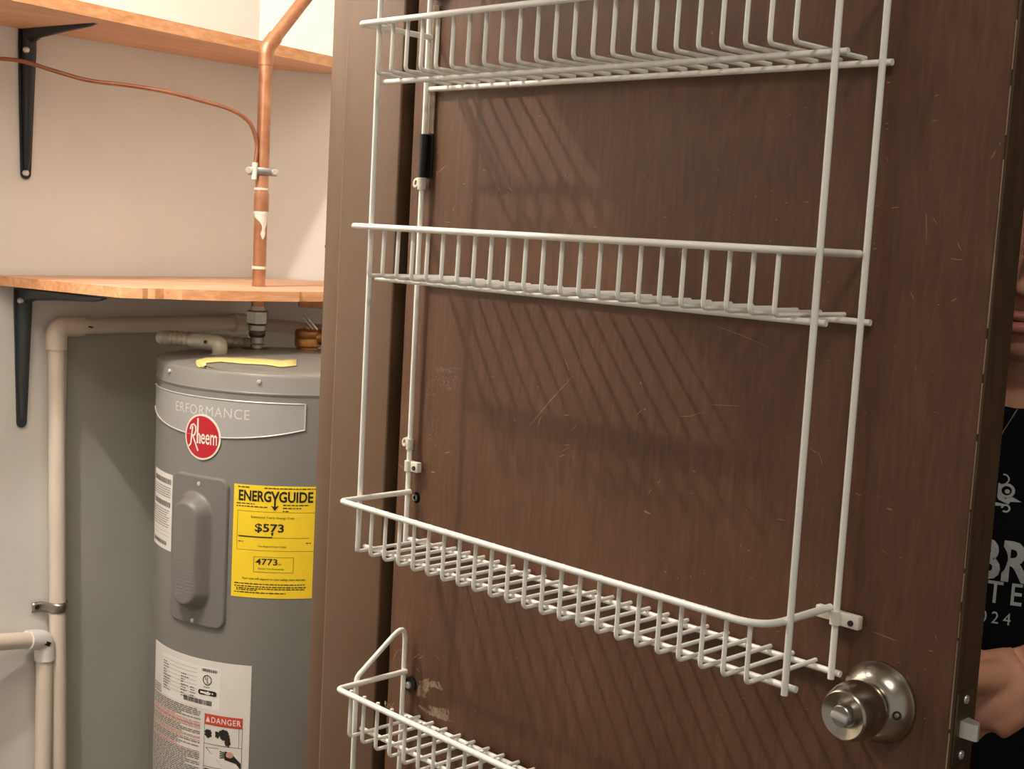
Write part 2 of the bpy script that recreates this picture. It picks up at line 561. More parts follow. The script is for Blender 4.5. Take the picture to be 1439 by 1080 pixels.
for (a, b, w) in SCR:
    p = Vector(dxz(*a))
    q = Vector(dxz(*b))
    if (q - p).length < 1e-4:
        q = p + Vector((.0008, 0))
    d = (q - p).normalized()
    n = Vector((-d.y, d.x)) * w * 0.00034
    c = (p + q) / 2 + Vector((-d.y, d.x)) * (q - p).length * rs.uniform(-.07, .07)
    pts = [(p, 0.35), (p * .5 + c * .5, 0.9), (c, 1.0), (c * .5 + q * .5, .8), (q, 0.3)]
    v = []
    for (o, k) in pts:
        v += [Vector((o.x + n.x * k, DY - 0.00012, o.y + n.y * k)), Vector((o.x - n.x * k, DY - 0.00012, o.y - n.y * k))]
    mb.add(v, [(2 * i, 2 * i + 1, 2 * i + 3, 2 * i + 2) for i in range(4)])
tag(mb.build('scratches', M['scratch'], door), kind='stuff')


def blob_patch(name, cells, m):
    """ragged patches: small flecks inside given quads of the door face"""
    mb = MB()
    for (x0, y0, x1, y1, x2, y2, x3, y3, n, sz) in cells:
        for i in range(n):
            a, b = rs.random(), rs.random()
            x = (x0 * (1 - a) + x1 * a) * (1 - b) + (x3 * (1 - a) + x2 * a) * b
            y = (y0 * (1 - a) + y1 * a) * (1 - b) + (y3 * (1 - a) + y2 * a) * b
            px, pz = dxz(x, y)
            k = rs.randint(5, 7)
            s = sz * rs.uniform(.4, 1.1)
            th = rs.uniform(0, 6.28)
            ar = rs.uniform(.4, 1)
            dy = DY - rs.uniform(.00006, .00016)
            v = [Vector((px + s * ar * math.cos(th + 6.283 * j / k) * rs.uniform(.7, 1.1), dy, pz + s * math.sin(th + 6.283 * j / k) * rs.uniform(.7, 1.1))) for j in range(k)]
            mb.add(v, [tuple(range(k))])
    return tag(mb.build(name, m, door), kind='stuff')


blob_patch('residue_patch', [(590, 958, 606, 952, 600, 980, 586, 975, 110, .0020), (598, 955, 618, 958, 622, 968, 606, 964, 80, .0017),
                             (588, 990, 605, 1000, 618, 1008, 600, 1002, 70, .0015), (604, 992, 632, 998, 630, 1014, 606, 1002, 130, .0021),
                             (541, 985, 553, 990, 552, 996, 541, 992, 20, .0014)], M['scuff'])
blob_patch('smudge_patch', [(610, 515, 647, 517, 645, 524, 610, 522, 60, .0012), (608, 527, 646, 528, 640, 547, 622, 548, 80, .0012),
                            (596, 540, 612, 530, 616, 566, 596, 558, 40, .001), (600, 590, 620, 588, 622, 630, 600, 628, 60, .001)], M['smudge'])

# knob set
kx, kz = 0.4695, -0.2585
ax = (0, -1, 0)
MB().lathe([(0.0278, 0), (0.0282, 0.002), (0.0276, 0.0032), (0.0268, 0.0042), (0.0262, 0.0062), (0.0215, 0.0125), (0.0185, 0.0150),
            (0.0150, 0.0160), (0.0125, 0.0165), (0.0120, 0.022)], (kx, DY, kz), ax, 56).build('knob_rosette', M['nickel'], door, True)
kn = MB().lathe([(0.0125, 0.0160), (0.0160, 0.0175), (0.0186, 0.0215), (0.0197, 0.0270), (0.0196, 0.0330), (0.0186, 0.0395), (0.0172, 0.0440),
                 (0.0164, 0.0458), (0.0156, 0.0464), (0.0147, 0.0460), (0.0085, 0.0438), (0.0083, 0.0430), (0.0, 0.0430)], (kx, DY, kz), ax, 56).build('door_knob', M['nickel'], door, True)
MB().lathe([(0.0072, 0.042), (0.0072, 0.0485), (0.0066, 0.0492), (0.0, 0.0492)], (kx, DY, kz), ax, 32).build('lock_button', M['steel'], kn, True)
MB().box((kx, DY - 0.0498, kz + 0.0), (0.0126, 0.0030, 0.0050), Matrix.Rotation(math.radians(8), 3, 'Y'), 0.0012).build('turn_bar', M['screwhead'], kn, True)
MB().lathe([(0.0031, 0), (0.0031, 0.0018), (0.0018, 0.0018), (0.0016, 0.0004), (0, 0.0004)], (kx + 0.0198, DY - 0.0122, kz - 0.001), (0.75, -0.75, 0), 16).build('rosette_pinhole', M['dark_steel'], door, True)
# outside knob, held by the hand
MB().lathe([(0.0282, 0), (0.0275, 0.004), (0.0225, 0.0105), (0.0138, 0.017), (0.0128, 0.022), (0.0205, 0.027), (0.0238, 0.038), (0.0225, 0.05), (0.0180, 0.055), (0, 0.056)],
           (kx, DY + 0.035, kz), (0, 1, 0), 40).build('outer_knob', M['nickel'], door, True)
# latch in the door edge
lz = -0.2640
fp = MB().box((dx1 + 0.0004, DY + 0.0165, lz), (0.0022, 0.0215, 0.0500), bevel=0.0009, seg=2).build('latch_plate', M['plate'], door, True)
for z in (lz + 0.019, lz - 0.019):
    MB().lathe([(0.0031, 0.0), (0.0028, 0.001), (0.0008, 0.0013), (0, 0.0006)], (dx1 + 0.0014, DY + 0.0165, z), (1, 0, 0), 14).build('latch_screw', M['screwhead'], fp, True)
prof = [(0, -.0055), (0.0105, -.0052), (0.0122, -.0040), (0.0122, -.0015), (0.0095, .0030), (0, .0058)]
MB().prism([(a, b) for a, b in prof], lambda x, y, h: Vector((dx1 + 0.001 + x, DY + 0.0165 + y, lz - 0.0055 + h)), 0.0110).build('latch_bolt', M['screwhead'], fp)

# ------------------------------------------------------------------ wire racks on the door
SP = 0.01905
UL, UR = -0.0268, 0.4351
WF, W1 = 0.0797, 0.0561
RU, RR, RW = 0.0024, 0.0026, 0.0017


def P3(u, w, z):
    return Vector((u, -w, z))


wire_mesh = None


def basket(rack, zf, h=0.0418, ul=UL, ur=UR):
    global wire_mesh
    zr = zf + h
    path = fillet([P3(ul + 0.0035, 0.0, zr), P3(ul + 0.0055, WF + 0.002, zr), P3(ur - 0.0035, WF + 0.002, zr), P3(ur - 0.005, 0.0, zr)], [0.006, 0.024], 8)
    rail = MB().tube(path, RR, 12).build('basket_rail', M['wire'], rack, True)
    for w in (W1 - 0.0046, -0.0022):
        MB().tube([P3(ul - 0.002 if w < 0 else ul + .004, w, zf - 0.0035), P3(ur + 0.006, w, zf - 0.0035)], 0.0023, 10).build('floor_rod', M['wire'], rail, True)
    if wire_mesh is None:
        pw = fillet([(0, -(WF - 0.0022), 0.0428), (0, -(WF - 0.0015), 0.0), (0, 0.0048, 0.0003)], 0.0045, 5)
        t = MB().tube(pw, RW, 8).build('basket_wire', M['wire'], rail, True)
        wire_mesh = t.data
        first = t
    else:
        first = None
    for k in range(23):
        o = first if (k == 0 and first) else bpy.data.objects.new('basket_wire', wire_mesh)
        if o is not first:
            COL.objects.link(o)
            o.parent = rail
        o.location = (k * SP, 0, zf)
    return rail


def side_frame(rack, u, ztop, zend_back, zend_front):
    path = fillet([P3(u, 0, zend_back), P3(u, 0, ztop), P3(u, W1, ztop - 0.043), P3(u, W1, zend_front)], 0.009, 6)
    return MB().tube(path, RU, 12).build('side_frame', M['wire'], rack, True)


zt, zb = 0.1713, -0.2433
ra = tag(empty('wire_rack', (0.2, 0, zb)), 'tall white wire door rack with three narrow baskets, above the door knob', 'wire rack')
for u in (UL, UR):
    side_frame(ra, u, 0.36, zb - 0.008, zb - 0.008)
for z in (zt, 0.0, zb):
    basket(ra, z)
# fixing clips of the upper rack
def clip(rack, u, z, m, w=0.020, flip=1):
    mb = MB()
    mb.tube([P3(u, 0.0, z - 0.0048), P3(u, 0.0, z + 0.0048)], 0.0042, 12)
    mb.box((u + flip * w * 0.5, 0.0015, z), (w, 0.006, 0.0095), bevel=0.001)
    c = mb.build('mounting_clip', m, rack, True)
    MB().lathe([(0.0022, 0), (0.0020, 0.0012), (0, 0.0014)], (u + flip * w * 0.68, -0.0014, z - 0.0008), (0, -1, 0), 12).build('clip_screw', M['dark_steel'], c, True)
    return c


clip(ra, UR, -0.2115 + 0.004, M['clip'], 0.0185, 1)
MB().box((UR - 0.011, 0.0030, -0.2065), (0.012, 0.006, 0.0085), bevel=0.001).build('clip_wing', M['clip'], ra, True)
clip(ra, UL, -0.1775, M['clip'], 0.0135, 1)
for (z, k) in ((0.0830, 1.0), (-0.1570, 0.9)):
    mb = MB()
    mb.tube([P3(UL, 0.0, z - 0.0055 * k), P3(UL, 0.0, z + 0.0055 * k)], 0.0040 * k, 12)
    mb.lathe([(0.0052 * k, 0), (0.0055 * k, 0.003), (0.0046 * k, 0.006), (0.0025 * k, 0.0062), (0.0022, 0.004), (0, 0.004)], (UL - 0.0085 * k, 0.006, z), (-.1, -1, .15), 9)
    mb.build('broken_clip', M['oldclip'], ra, True)
MB().tube([P3(UL - 0.0002, 0.0, 0.0885), P3(UL, 0, 0.1275)], [0.0036, 0.0040], 12).build('tape_wrap', M['tape'], ra, True)
MB().box((UL + 0.0030, 0.0052, 0.108), (0.0075, 0.002, 0.040), bevel=0.0006).build('tape_tail', M['tape'], ra)
MB().box((UL + 0.0030, 0.0050, 0.185), (0.0068, 0.0025, 0.114), bevel=0.0008).build('hanger_strap', M['strap'], ra)
MB().box((UL + 0.0045, 0.002, 0.256), (0.013, 0.008, 0.018), Matrix.Rotation(math.radians(10), 3, 'Y'), 0.002).build('tape_lump', M['tape'], ra)
# screw eyelet beside the lowest side rail
ex, ez = -0.0225, -0.2075
MB().lathe([(0.0036, 0), (0.0034, 0.0018), (0.0019, 0.0022), (0.0017, 0.0006), (0, 0.0006)], (ex, DY, ez), (0, -1, 0), 18).build('eyelet_screw', M['steel'], door, True)
MB().lathe([(0.0052, 0), (0.0050, 0.0006), (0.0034, 0.0008)], (ex + 0.0006, DY, ez), (0, -1, 0), 18).build('eyelet_washer', M['rubber_gap_shade'], door, True)

rb = tag(empty('wire_rack', (0.2, 0, -0.7)), 'lower white wire door rack with peaked end frame, hung below the taller rack', 'wire rack')
ULB = -0.0205
for u in (ULB, UR):
    side_frame(rb, u, -0.3255, -0.80, -0.80)
basket(rb, -0.4132, 0.0405, ULB)
basket(rb, -0.66, 0.0405, ULB)
pl = MB().lathe([(0.0078, 0), (0.0076, 0.0028), (0.0062, 0.0042), (0, 0.0044)], (ULB + 0.0040, DY, -0.3862), (0, -1, 0), 20).build('screw_plate', M['dark_steel'], rb, True)
MB().lathe([(0.0034, 0), (0.0032, 0.0018), (0.0014, 0.0022), (0.0012, 0.0008), (0, 0.0008)], (ULB + 0.0052, DY - 0.0042, -0.3862), (0, -1, 0), 16).build('plate_screw', M['screwhead'], pl, True)

# ------------------------------------------------------------------ water heater
HX, HY, HR = -0.8252, 0.4246, 0.206
PH0 = math.atan2(CAM[1] - HY, CAM[0] - HX)
HT = -0.176


def hc(s, z, off=0.0):
    a = PH0 + s / HR
    return Vector((HX + (HR + off) * math.cos(a), HY + (HR + off) * math.sin(a), z))


heater = tag(empty('water_heater', (HX, HY, FZ)), 'tall grey cylindrical electric water heater in the closet corner', 'water heater')
MB().lathe([(HR - .004, FZ + .02), (HR, FZ + .03), (HR, HT - 0.030), (HR - .003, HT - 0.0285)], (HX, HY, 0), (0, 0, 1), 128).build('tank_jacket', M['heater'], heater, True)
lid = MB().lathe([(HR + .0012, HT - 0.0305), (HR + .0018, HT - 0.028), (HR + .0006, HT - 0.026), (HR + .0006, HT - 0.005), (HR - .0015, HT - 0.001), (HR - .006, HT + .0008),
                  (HR - .03, HT + .004), (HR - .10, HT + .0105), (0.02, HT + .013), (0, HT + .013)], (HX, HY, 0), (0, 0, 1), 128).build('lid', M['heater_lid'], heater, True)
for i in range(4):
    MB().lathe([(HR, -.02), (HR - .012, -.02), (HR - .012, 0), (HR, 0)], (HX, HY, FZ + .02), (0, 0, 1), 64) if False else None
MB().lathe([(HR - .02, 0), (HR - .02, 0.03)], (HX, HY, FZ), (0, 0, 1), 64).build('base_ring', M['dark_steel'], heater, True)


def lid_screw(p, n, r=0.0034):
    MB().lathe([(r, -0.001), (r, 0.0012), (r * .8, 0.0028), (0, 0.0034)], p, n, 14).build('lid_screw', M['screwhead'], lid, True)


for s in (-0.2147, -0.0458, 0.125):
    p = hc(s, HT - 0.0115, 0.0006)
    lid_screw(p, (p.x - HX, p.y - HY, 0))
q = onZ(337, 499, HT + 0.008)
lid_screw(Vector(q), (0, 0, 1), 0.0036)


def patch(name, outline_fn, s0, s1, ns, m, parent, off=0.0005, nz=10, thick=True):
    """curved sheet; outline_fn(s) -> (zbottom, ztop)"""
    v = []
    f = []
    for i in range(ns + 1):
        s = s0 + (s1 - s0) * i / ns
        a, b = outline_fn(s)
        for j in range(nz + 1):
            v.append(hc(s, a + (b - a) * j / nz, off))
    for i in range(ns):
        for j in range(nz):
            a = i * (nz + 1) + j
            f.append((a, a + nz + 1, a + nz + 2, a + 1))
    # rim down to the jacket
    rim = [i * (nz + 1) for i in range(ns + 1)] + [ns * (nz + 1) + j for j in range(1, nz + 1)] + \
          [i * (nz + 1) + nz for i in range(ns - 1, -1, -1)] + [j for j in range(nz - 1, 0, -1)]
    n0 = len(v)
    for k in rim:
        p = v[k]
        d = Vector((p.x - HX, p.y - HY, 0)).normalized()
        v.append(p - d * (off + 0.0004))
    L = len(rim)
    for k in range(L):
        f.append((rim[k], n0 + k, n0 + (k + 1) % L, rim[(k + 1) % L]))
    o = mesh_obj(name, v, f, m, parent, True)
    o.data.set_sharp_from_angle(angle=math.radians(40))
    return o


# silver band with dished lower edge, symmetric about s = -0.13
def band(s):
    u = (s + 0.134) / 0.155
    return (-0.2735 + 0.019 * u * u, -0.2172)


bandp = patch('name_band', band, -0.30, 0.0209, 48, M['band'], heater, 0.0012)
eb = MB()
ss = [-0.30 + 0.3209 * i / 48 for i in range(49)]
eb.tube([hc(s, band(s)[1], 0.0014) for s in ss] + [hc(0.0209, band(0.0209)[0], 0.0014)] + [hc(s, band(s)[0], 0.0014) for s in ss[::-1]], 0.0011, 6)
eb.build('band_border', M['band_edge'], bandp, True)
tb = MB()
put_text(tb, 'ERFORMANCE', -0.1925, -0.0580, -0.2435, -0.2290, hc, 0.0, 0.0016, 1.1)
tb.build('band_lettering', M['band_text'], bandp)

# round red badge
LC, LZ, LA, LB = -0.1340, -0.2752, 0.0330, 0.0335


def disc(name, a, b, m, parent, off, n=40):
    v = [hc(LC, LZ, off)]
    rings = 6
    for i in range(1, rings + 1):
        for k in range(n):
            w = 2 * math.pi * k / n
            v.append(hc(LC + a * i / rings * math.cos(w), LZ + b * i / rings * math.sin(w), off))
    for k in range(n):
        w = 2 * math.pi * k / n
        v.append(hc(LC + a * math.cos(w), LZ + b * math.sin(w), 0.0008))
    f = [(0, 1 + k, 1 + (k + 1) % n) for k in range(n)]
    for i in range(rings):
        for k in range(n):
            A = 1 + i * n
            f.append((A + k, A + n + k, A + n + (k + 1) % n, A + (k + 1) % n))
    return mesh_obj(name, v, f, m, parent, False)


badge = disc('round_badge', LA, LB, M['badge_white'], heater, 0.0020)
disc('badge_field', LA - .0028, LB - .0028, M['red'], badge, 0.0024)
tb = MB()
# R drawn with tall stem and swash, then narrow small letters
def stroke(mb, pts, w, off=0.0029):
    pts = [Vector(p) for p in pts]
    v = []
    for i, p in enumerate(pts):
        t = (pts[min(i + 1, len(pts) - 1)] - pts[max(i - 1, 0)]).normalized()
        n = Vector((-t.y, t.x)) * w / 2
        v += [hc(LC + p.x + n.x, LZ + p.y + n.y, off), hc(LC + p.x - n.x, LZ + p.y - n.y, off)]
    mb.add(v, [(2 * i, 2 * i + 1, 2 * i + 3, 2 * i + 2) for i in range(len(pts) - 1)])


k = 0.001
stroke(tb, [(-24 * k, -16 * k), (-20 * k, -12 * k), (-17 * k, 14 * k)], 0.0026)
stroke(tb, [(-22 * k, 9 * k), (-20 * k, 15 * k), (-15 * k, 17.5 * k), (-11 * k, 14 * k), (-10.5 * k, 8 * k), (-13 * k, 2 * k), (-17 * k, 0)], 0.0026)
stroke(tb, [(-16.5 * k, 0.5 * k), (-12 * k, -8 * k), (-8 * k, -16 * k), (-5.5 * k, -21 * k)], 0.0026)
stroke(tb, [(-7 * k, 27 * k), (-7 * k, 0), (-7 * k, -10 * k)], 0.0030)
stroke(tb, [(-7 * k, 2 * k), (-4.5 * k, 4.5 * k), (-2.5 * k, 2 * k), (-2.5 * k, -10 * k)], 0.0026)
put_text(tb, 'eem', LC - 0.0005, LC + 0.0275, LZ - 0.0100, LZ + 0.0055, hc, 0.01, 0.0029)
tb.build('badge_lettering', M['badge_white'], badge)

# access panel with raised bump (height field over the jacket)
def sdf_rr(x, y, hw, hh, r):
    ax_, ay = abs(x) - hw + r, abs(y) - hh + r
    return math.hypot(max(ax_, 0), max(ay, 0)) + min(max(ax_, ay), 0) - r


def sst(e0, e1, x):
    t = min(max((x - e0) / (e1 - e0), 0), 1)
    return t * t * (3 - 2 * t)


pc, pz, phw, phh = -0.1375, -0.4440, 0.0530, 0.1125
NS, NZ = 84, 150
v = []
f = []
for i in range(NS + 1):
    for j in range(NZ + 1):
        s = pc + (phw + .002) * (2 * i / NS - 1)
        z = pz + (phh + .002) * (2 * j / NZ - 1)
        d = sdf_rr(s - pc, z - pz, phw, phh, 0.016)
        h = -0.003 + 0.0085 * (1 - sst(-0.0022, 0.0008, d))
        b = sdf_rr(s - (pc - .004), z - (pz - .001), 0.0345, 0.090, 0.0345)
        h += 0.021 * (1 - sst(-0.017, 0.0, b))
        # two steps on the bump
        v.append(hc(s, z, h))
for i in range(NS):
    for j in range(NZ):
        a = i * (NZ + 1) + j
        f.append((a, a + NZ + 1, a + NZ + 2, a + 1))
pan = mesh_obj('access_panel', v, f, M['panel'], heater, True)
for (ds, z) in ((0.004, -0.3435), (-0.001, -0.5490)):
    p = hc(pc + ds, z, 0.0055)
    MB().lathe([(0.0034, -.001), (0.0032, 0.0012), (0.001, 0.0016), (0, 0.0008)], p, (p.x - HX, p.y - HY, 0), 14).build('panel_screw', M['screwhead'], pan, True)
mb = MB()
rr = random.Random(5)
for row in range(11):
    z = -0.4560 - row * 0.0052
    for colm in (0, 1):
        s = pc - 0.0145 + colm * 0.0165 + rr.uniform(-.001, .001)
        w = rr.uniform(.008, .012)
        mb.add([hc(s, z, .0264), hc(s + w, z, .0264), hc(s + w, z + .0018, .0269), hc(s, z + .0018, .0269), hc(s, z + .003, .0264), hc(s + w, z + .003, .0264)],
               [(0, 1, 2, 3), (3, 2, 5, 4)])
tag(mb.build('embossed_text', M['panel'], pan), kind='stuff')


def print_lines(mb, s0, s1, z, h, off, rnd, gap=0.12, wl=(.004, .012)):
    s = s0
    while s < s1:
        w = min(rnd.uniform(*wl), s1 - s)
        if w > .001:
            mb.add([hc(s, z, off), hc(s + w, z, off), hc(s + w, z + h, off), hc(s, z + h, off)], [(0, 1, 2, 3)])
        s += w + h * .9


def rect(mb, s0, s1, z0, z1, off, n=6):
    for i in range(n):
        a = s0 + (s1 - s0) * i / n
        b = s0 + (s1 - s0) * (i + 1) / n
        mb.add([hc(a, z0, off), hc(b, z0, off), hc(b, z1, off), hc(a, z1, off)], [(0, 1, 2, 3)])


def frame_line(mb, s0, s1, z0, z1, w, off):
    rect(mb, s0, s1, z0, z0 + w, off)
    rect(mb, s0, s1, z1 - w, z1, off)
    rect(mb, s0, s0 + w, z0, z1, off, 1)
    rect(mb, s1 - w, s1, z0, z1, off, 1)


# yellow energy label
eg = patch('energy_label', lambda s: (-0.5035, -0.3375), -0.0780, 0.0465, 24, M['yellow'], heater, 0.0006)
eb = MB()
O = 0.0010
put_text(eb, 'ENERG', -0.0705, -0.0230, -0.3612, -0.3450, hc, 0.028, O)
put_text(eb, 'GUIDE', -0.0120, 0.0370, -0.3612, -0.3450, hc, 0.028, O)
# Y whose stem runs down into an arrow
for sg in (-1, 1):
    eb.add([hc(-0.0175 + sg * .0062, -0.3450, O), hc(-0.0175 + sg * .0035, -0.3450, O), hc(-0.0175 - sg * .0012, -0.3555, O), hc(-0.0175 + sg * .0012, -0.3575, O)], [(0, 1, 2, 3)])
rect(eb, -0.0188, -0.0162, -0.3680, -0.3550, O, 1)
eb.add([hc(-0.0235, -0.3655, O), hc(-0.0175, -0.3735, O), hc(-0.0115, -0.3655, O), hc(-0.0175, -0.3682, O)], [(0, 1, 2, 3)])
put_text(eb, '$573', -0.0450, -0.0035, -0.4070, -0.3930, hc, 0.02, O)
rect(eb, -0.0690, -0.0200, -0.4140, -0.4122, O)
eb.add([hc(-0.0220, -0.4060, O), hc(-0.0178, -0.4060, O), hc(-0.0199, -0.4118, O)], [(0, 1, 2)])
rect(eb, -0.0200, 0.0330, -0.4136, -0.4131, O)
put_text(eb, '4773', -0.0425, -0.0110, -0.4540, -0.4445, hc, 0.015, O)
put_text(eb, 'kWh', -0.0100, -0.0055, -0.4537, -0.4510, hc, 0.0, O)
eb.build('energy_lettering', M['ink'], eg)
eb = MB()
rr = random.Random(11)
put_text(eb, 'Estimated Yearly Energy Cost', -0.0510, 0.0110, -0.3865, -0.3820, hc, 0.0, O)
put_text(eb, 'Cost Range of Similar Models', -0.0400, 0.0010, -0.4285, -0.4250, hc, 0.0, O)
put_text(eb, 'Estimated Yearly Electricity Use', -0.0385, -0.0015, -0.4615, -0.4582, hc, 0.0, O)
put_text(eb, 'Your cost will depend on your utility rates and use.', -0.0620, 0.0300, -0.4775, -0.4732, hc, 0.004, O)
frame_line(eb, -0.0715, 0.0410, -0.4330, -0.3755, 0.0004, O)
frame_line(eb, -0.0455, 0.0120, -0.4650, -0.4420, 0.0005, O)
for z, a, b in ((-0.3415, -.072, -.055), (-0.3415, -.033, .041), (-.3655, -.0735, -.045), (-.3695, -.0735, -.0275), (-.3655, -.006, .030), (-.3700, -.006, .020), (-.3745, -.006, .002),
                (-.4215, -.069, -.062), (-.4215, .0285, .036), (-.4835, -.073, .031), (-.4875, -.073, .031), (-.4905, -.070, .0295), (-.4965, -.073, .002), (-.4930, -.07, -.04)):
    print_lines(eb, a, b, z, 0.0014, O, rr, wl=(.002, .007))
tag(eb.build('fine_print', M['ink'], eg), kind='stuff')

# left warning label
wlb = patch('warning_label', lambda s: (-0.4580, -0.3420), -0.2720, -0.1985, 16, M['white_label2'], heater, 0.0006)
eb = MB()
for z0_, z1_, e_ in ((-0.3575, -0.3495, -.2035), (-0.3925, -0.3845, -.206), (-0.4515, -0.4455, -.212)):   # illegible bold headings
    s = -.266
    while s < e_:
        w = rr.uniform(.0025, .0045)
        rect(eb, s, s + w, z0_, z1_, O, 1)
        s += w + .0016
for i in range(5):
    print_lines(eb, -.268, -.203, -0.3635 - i * .0035, .0012, O, rr, wl=(.003, .01))
for i in range(8):
    print_lines(eb, -.268, -.204 - (i % 3) * .004, -0.3985 - i * .0036, .0012, O, rr, wl=(.003, .01))
for i in range(2):
    rect(eb, -.268, -.203, -.431 - i * .006, -.4306 - i * .006, O)
tag(eb.build('fine_print', M['ink_grey'], wlb), kind='stuff')

# big white rating label
rl = patch('rating_label', lambda s: (-0.86, -0.6062), -0.2440, -0.0430, 30, M['white_label'], heater, 0.0006)
ins = patch('inset_sheet', lambda s: (-0.6800, -0.6170), -0.2120, -0.0900, 18, M['white_label2'], rl, 0.0009)
eb = MB()
O2 = 0.0014
rr = random.Random(21)
for i in range(11):
    z = -0.6275 - i * 0.0042
    print_lines(eb, -0.209, -0.209 + rr.uniform(.008, .022), z, .0012, O2, rr, wl=(.002, .006))
    if i > 1:
        print_lines(eb, -0.163, -0.163 + rr.uniform(.006, .018), z, .0012, O2, rr, wl=(.002, .005))
    if i > 5:
        print_lines(eb, -0.143, -0.134, z, .0012, O2, rr, wl=(.002, .004))
for i in range(8):
    rect(eb, -0.2085, -0.131, -0.6225 - i * .0062, -0.6222 - i * .0062, O2)
# barcodes
for (a, b, z0, z1) in ((-0.122, -0.096, -0.6235, -0.6190), (-0.1560, -0.1035, -0.6745, -0.6670)):
    s = a
    while s < b:
        w = rr.uniform(.0005, .0016)
        rect(eb, s, s + w, z0, z1, O2, 1)
        s += w + rr.uniform(.0005, .0012)
# listing mark ring
n = 28
for (ra0, ra1) in ((0.0064, 0.0078),):
    v = []
    for kk in range(n):
        w = 2 * math.pi * kk / n
        v += [hc(-0.1120 + ra0 * math.cos(w), -0.6360 + ra0 * math.sin(w), O2), hc(-0.1120 + ra1 * math.cos(w), -0.6360 + ra1 * math.sin(w), O2)]
    eb.add(v, [(2 * kk, 2 * kk + 1, (2 * kk + 3) % (2 * n), (2 * kk + 2) % (2 * n)) for kk in range(n)])
put_text(eb, 'U', -0.1160, -0.1115, -0.6360, -0.6315, hc, 0.02, O2)
put_text(eb, 'L', -0.1125, -0.1090, -0.6405, -0.6360, hc, 0.02, O2)
print_lines(eb, -.118, -.108, -.6475, .001, O2, rr, wl=(.002, .004))
# dark rounded mark
poly = []
for kk in range(24):
    w = 2 * math.pi * kk / 24
    poly.append(hc(-0.1115 + 0.0125 * (1 if math.cos(w) > 0 else -1) + .0036 * math.cos(w), -0.6555 + .0040 * math.sin(w), O2))
eb.add(poly, [tuple(range(24))])
eb.build('inset_print', M['ink'], ins)
eb = MB()
rect(eb, -0.1235, -0.1130, -0.6570, -0.6540, O2 + .0003, 2)
print_lines(eb, -0.1110, -0.0995, -0.6565, 0.0022, O2 + .0003, rr, wl=(.0012, .0022))
eb.build('inset_mark', M['white_label2'], ins)
g = MB()
pk = MB()
rr = random.Random(31)
for i in range(60):
    z = -0.6850 - i * .0028
    tgt = pk if i in (6, 7, 8, 9, 10, 15, 16, 17, 22, 23) else g
    a0 = -0.2415
    b0 = -0.1225 - (rr.random() < .25) * rr.uniform(0, .06)
    if 4 < i < 26 and i % 5 == 1:
        b0 -= .04
    print_lines(tgt, a0, b0, z, .0017, O, rr, wl=(.004, .014))
for i in range(4):
    print_lines(g, -0.2415, -0.2160, -0.6700 - i * .0034, .0017, O, rr, wl=(.004, .01))
for i in range(3):
    rect(g, -.2415, -.1225, -.7085 - i * .02, -.708 - i * .02, O, 10)
tag(g.build('fine_print', M['ink_grey'], rl), kind='stuff')
tag(pk.build('red_fine_print', M['ink_pink'], rl), kind='stuff')
# danger block
db = MB()
rect(db, -0.1150, -0.0535, -0.7025, -0.6868, O, 8)
db.build('danger_banner', M['ink_red'], rl)
db = MB()
put_text(db, 'DANGER', -0.1030, -0.0560, -0.6992, -0.6905, hc, 0.01, O2, 1.15)
db.add([hc(-.1125, -.6990, O2), hc(-.1050, -.6990, O2), hc(-.10875, -.6900, O2)], [(0, 1, 2)])
db.build('danger_lettering', M['white_label2'], rl)
db = MB()
frame_line(db, -0.1150, -0.0535, -0.79, -0.7025, .0006, O)
rect(db, -0.1150, -0.0535, -0.7328, -0.7322, O, 8)
rect(db, -0.0590, -0.0584, -0.7322, -0.7025, O, 1)
rect(db, -0.1150, -0.0535, -0.7680, -0.7674, O, 8)


def blob(mb, cs, cz, a, b, off=O, seed=0, n=20, rough=.25):
    q = random.Random(seed)
    mb.add([hc(cs + a * (1 + q.uniform(-rough, rough)) * math.cos(2 * math.pi * t / n), cz + b * (1 + q.uniform(-rough, rough)) * math.sin(2 * math.pi * t / n), off) for t in range(n)], [tuple(range(n))])


blob(db, -0.1080, -0.7170, .0060, .0075, seed=1)          # dark gears and valve of the scald warning drawing
blob(db, -0.0930, -0.7165, .0035, .0055, seed=2)
blob(db, -0.0820, -0.7145, .0085, .0078, seed=3)
blob(db, -0.0760, -0.7230, .0045, .0100, seed=4)
for t in range(4):                                        # drawn hand with fingers
    db.add([hc(-.0880, -.7400 - t * .0034, O), hc(-.0880, -.7415 - t * .0034, O), hc(-.0780, -.7440 - t * .002, O), hc(-.0780, -.7420 - t * .002, O)], [(0, 1, 2, 3)])
db.add([hc(-.0800, -.7395, O), hc(-.0800, -.7530, O), hc(-.0620, -.7570, O), hc(-.0545, -.7660, O), hc(-.0545, -.7560, O), hc(-.0690, -.7420, O)], [(0, 1, 2, 3, 4, 5)])
db.add([hc(-.1110, -.7385, O), hc(-.0900, -.7370, O), hc(-.0900, -.7376, O), hc(-.1110, -.7391, O)], [(0, 1, 2, 3)])
db.add([hc(-.1110, -.7385, O), hc(-.0840, -.7630, O), hc(-.0836, -.7636, O), hc(-.1116, -.7391, O)], [(0, 1, 2, 3)])
for i in range(4):
    print_lines(db, -0.113, -0.056, -0.7730 - i * .0042, .0024, O, rr, wl=(.003, .009))
db.build('warning_drawing', M['ink'], rl)
db = MB()
blob(db, -0.0720, -0.7445, .0060, .0050, O2, 7, 14, .12)
db.build('drawn_palm', M['ink_pink'], rl)

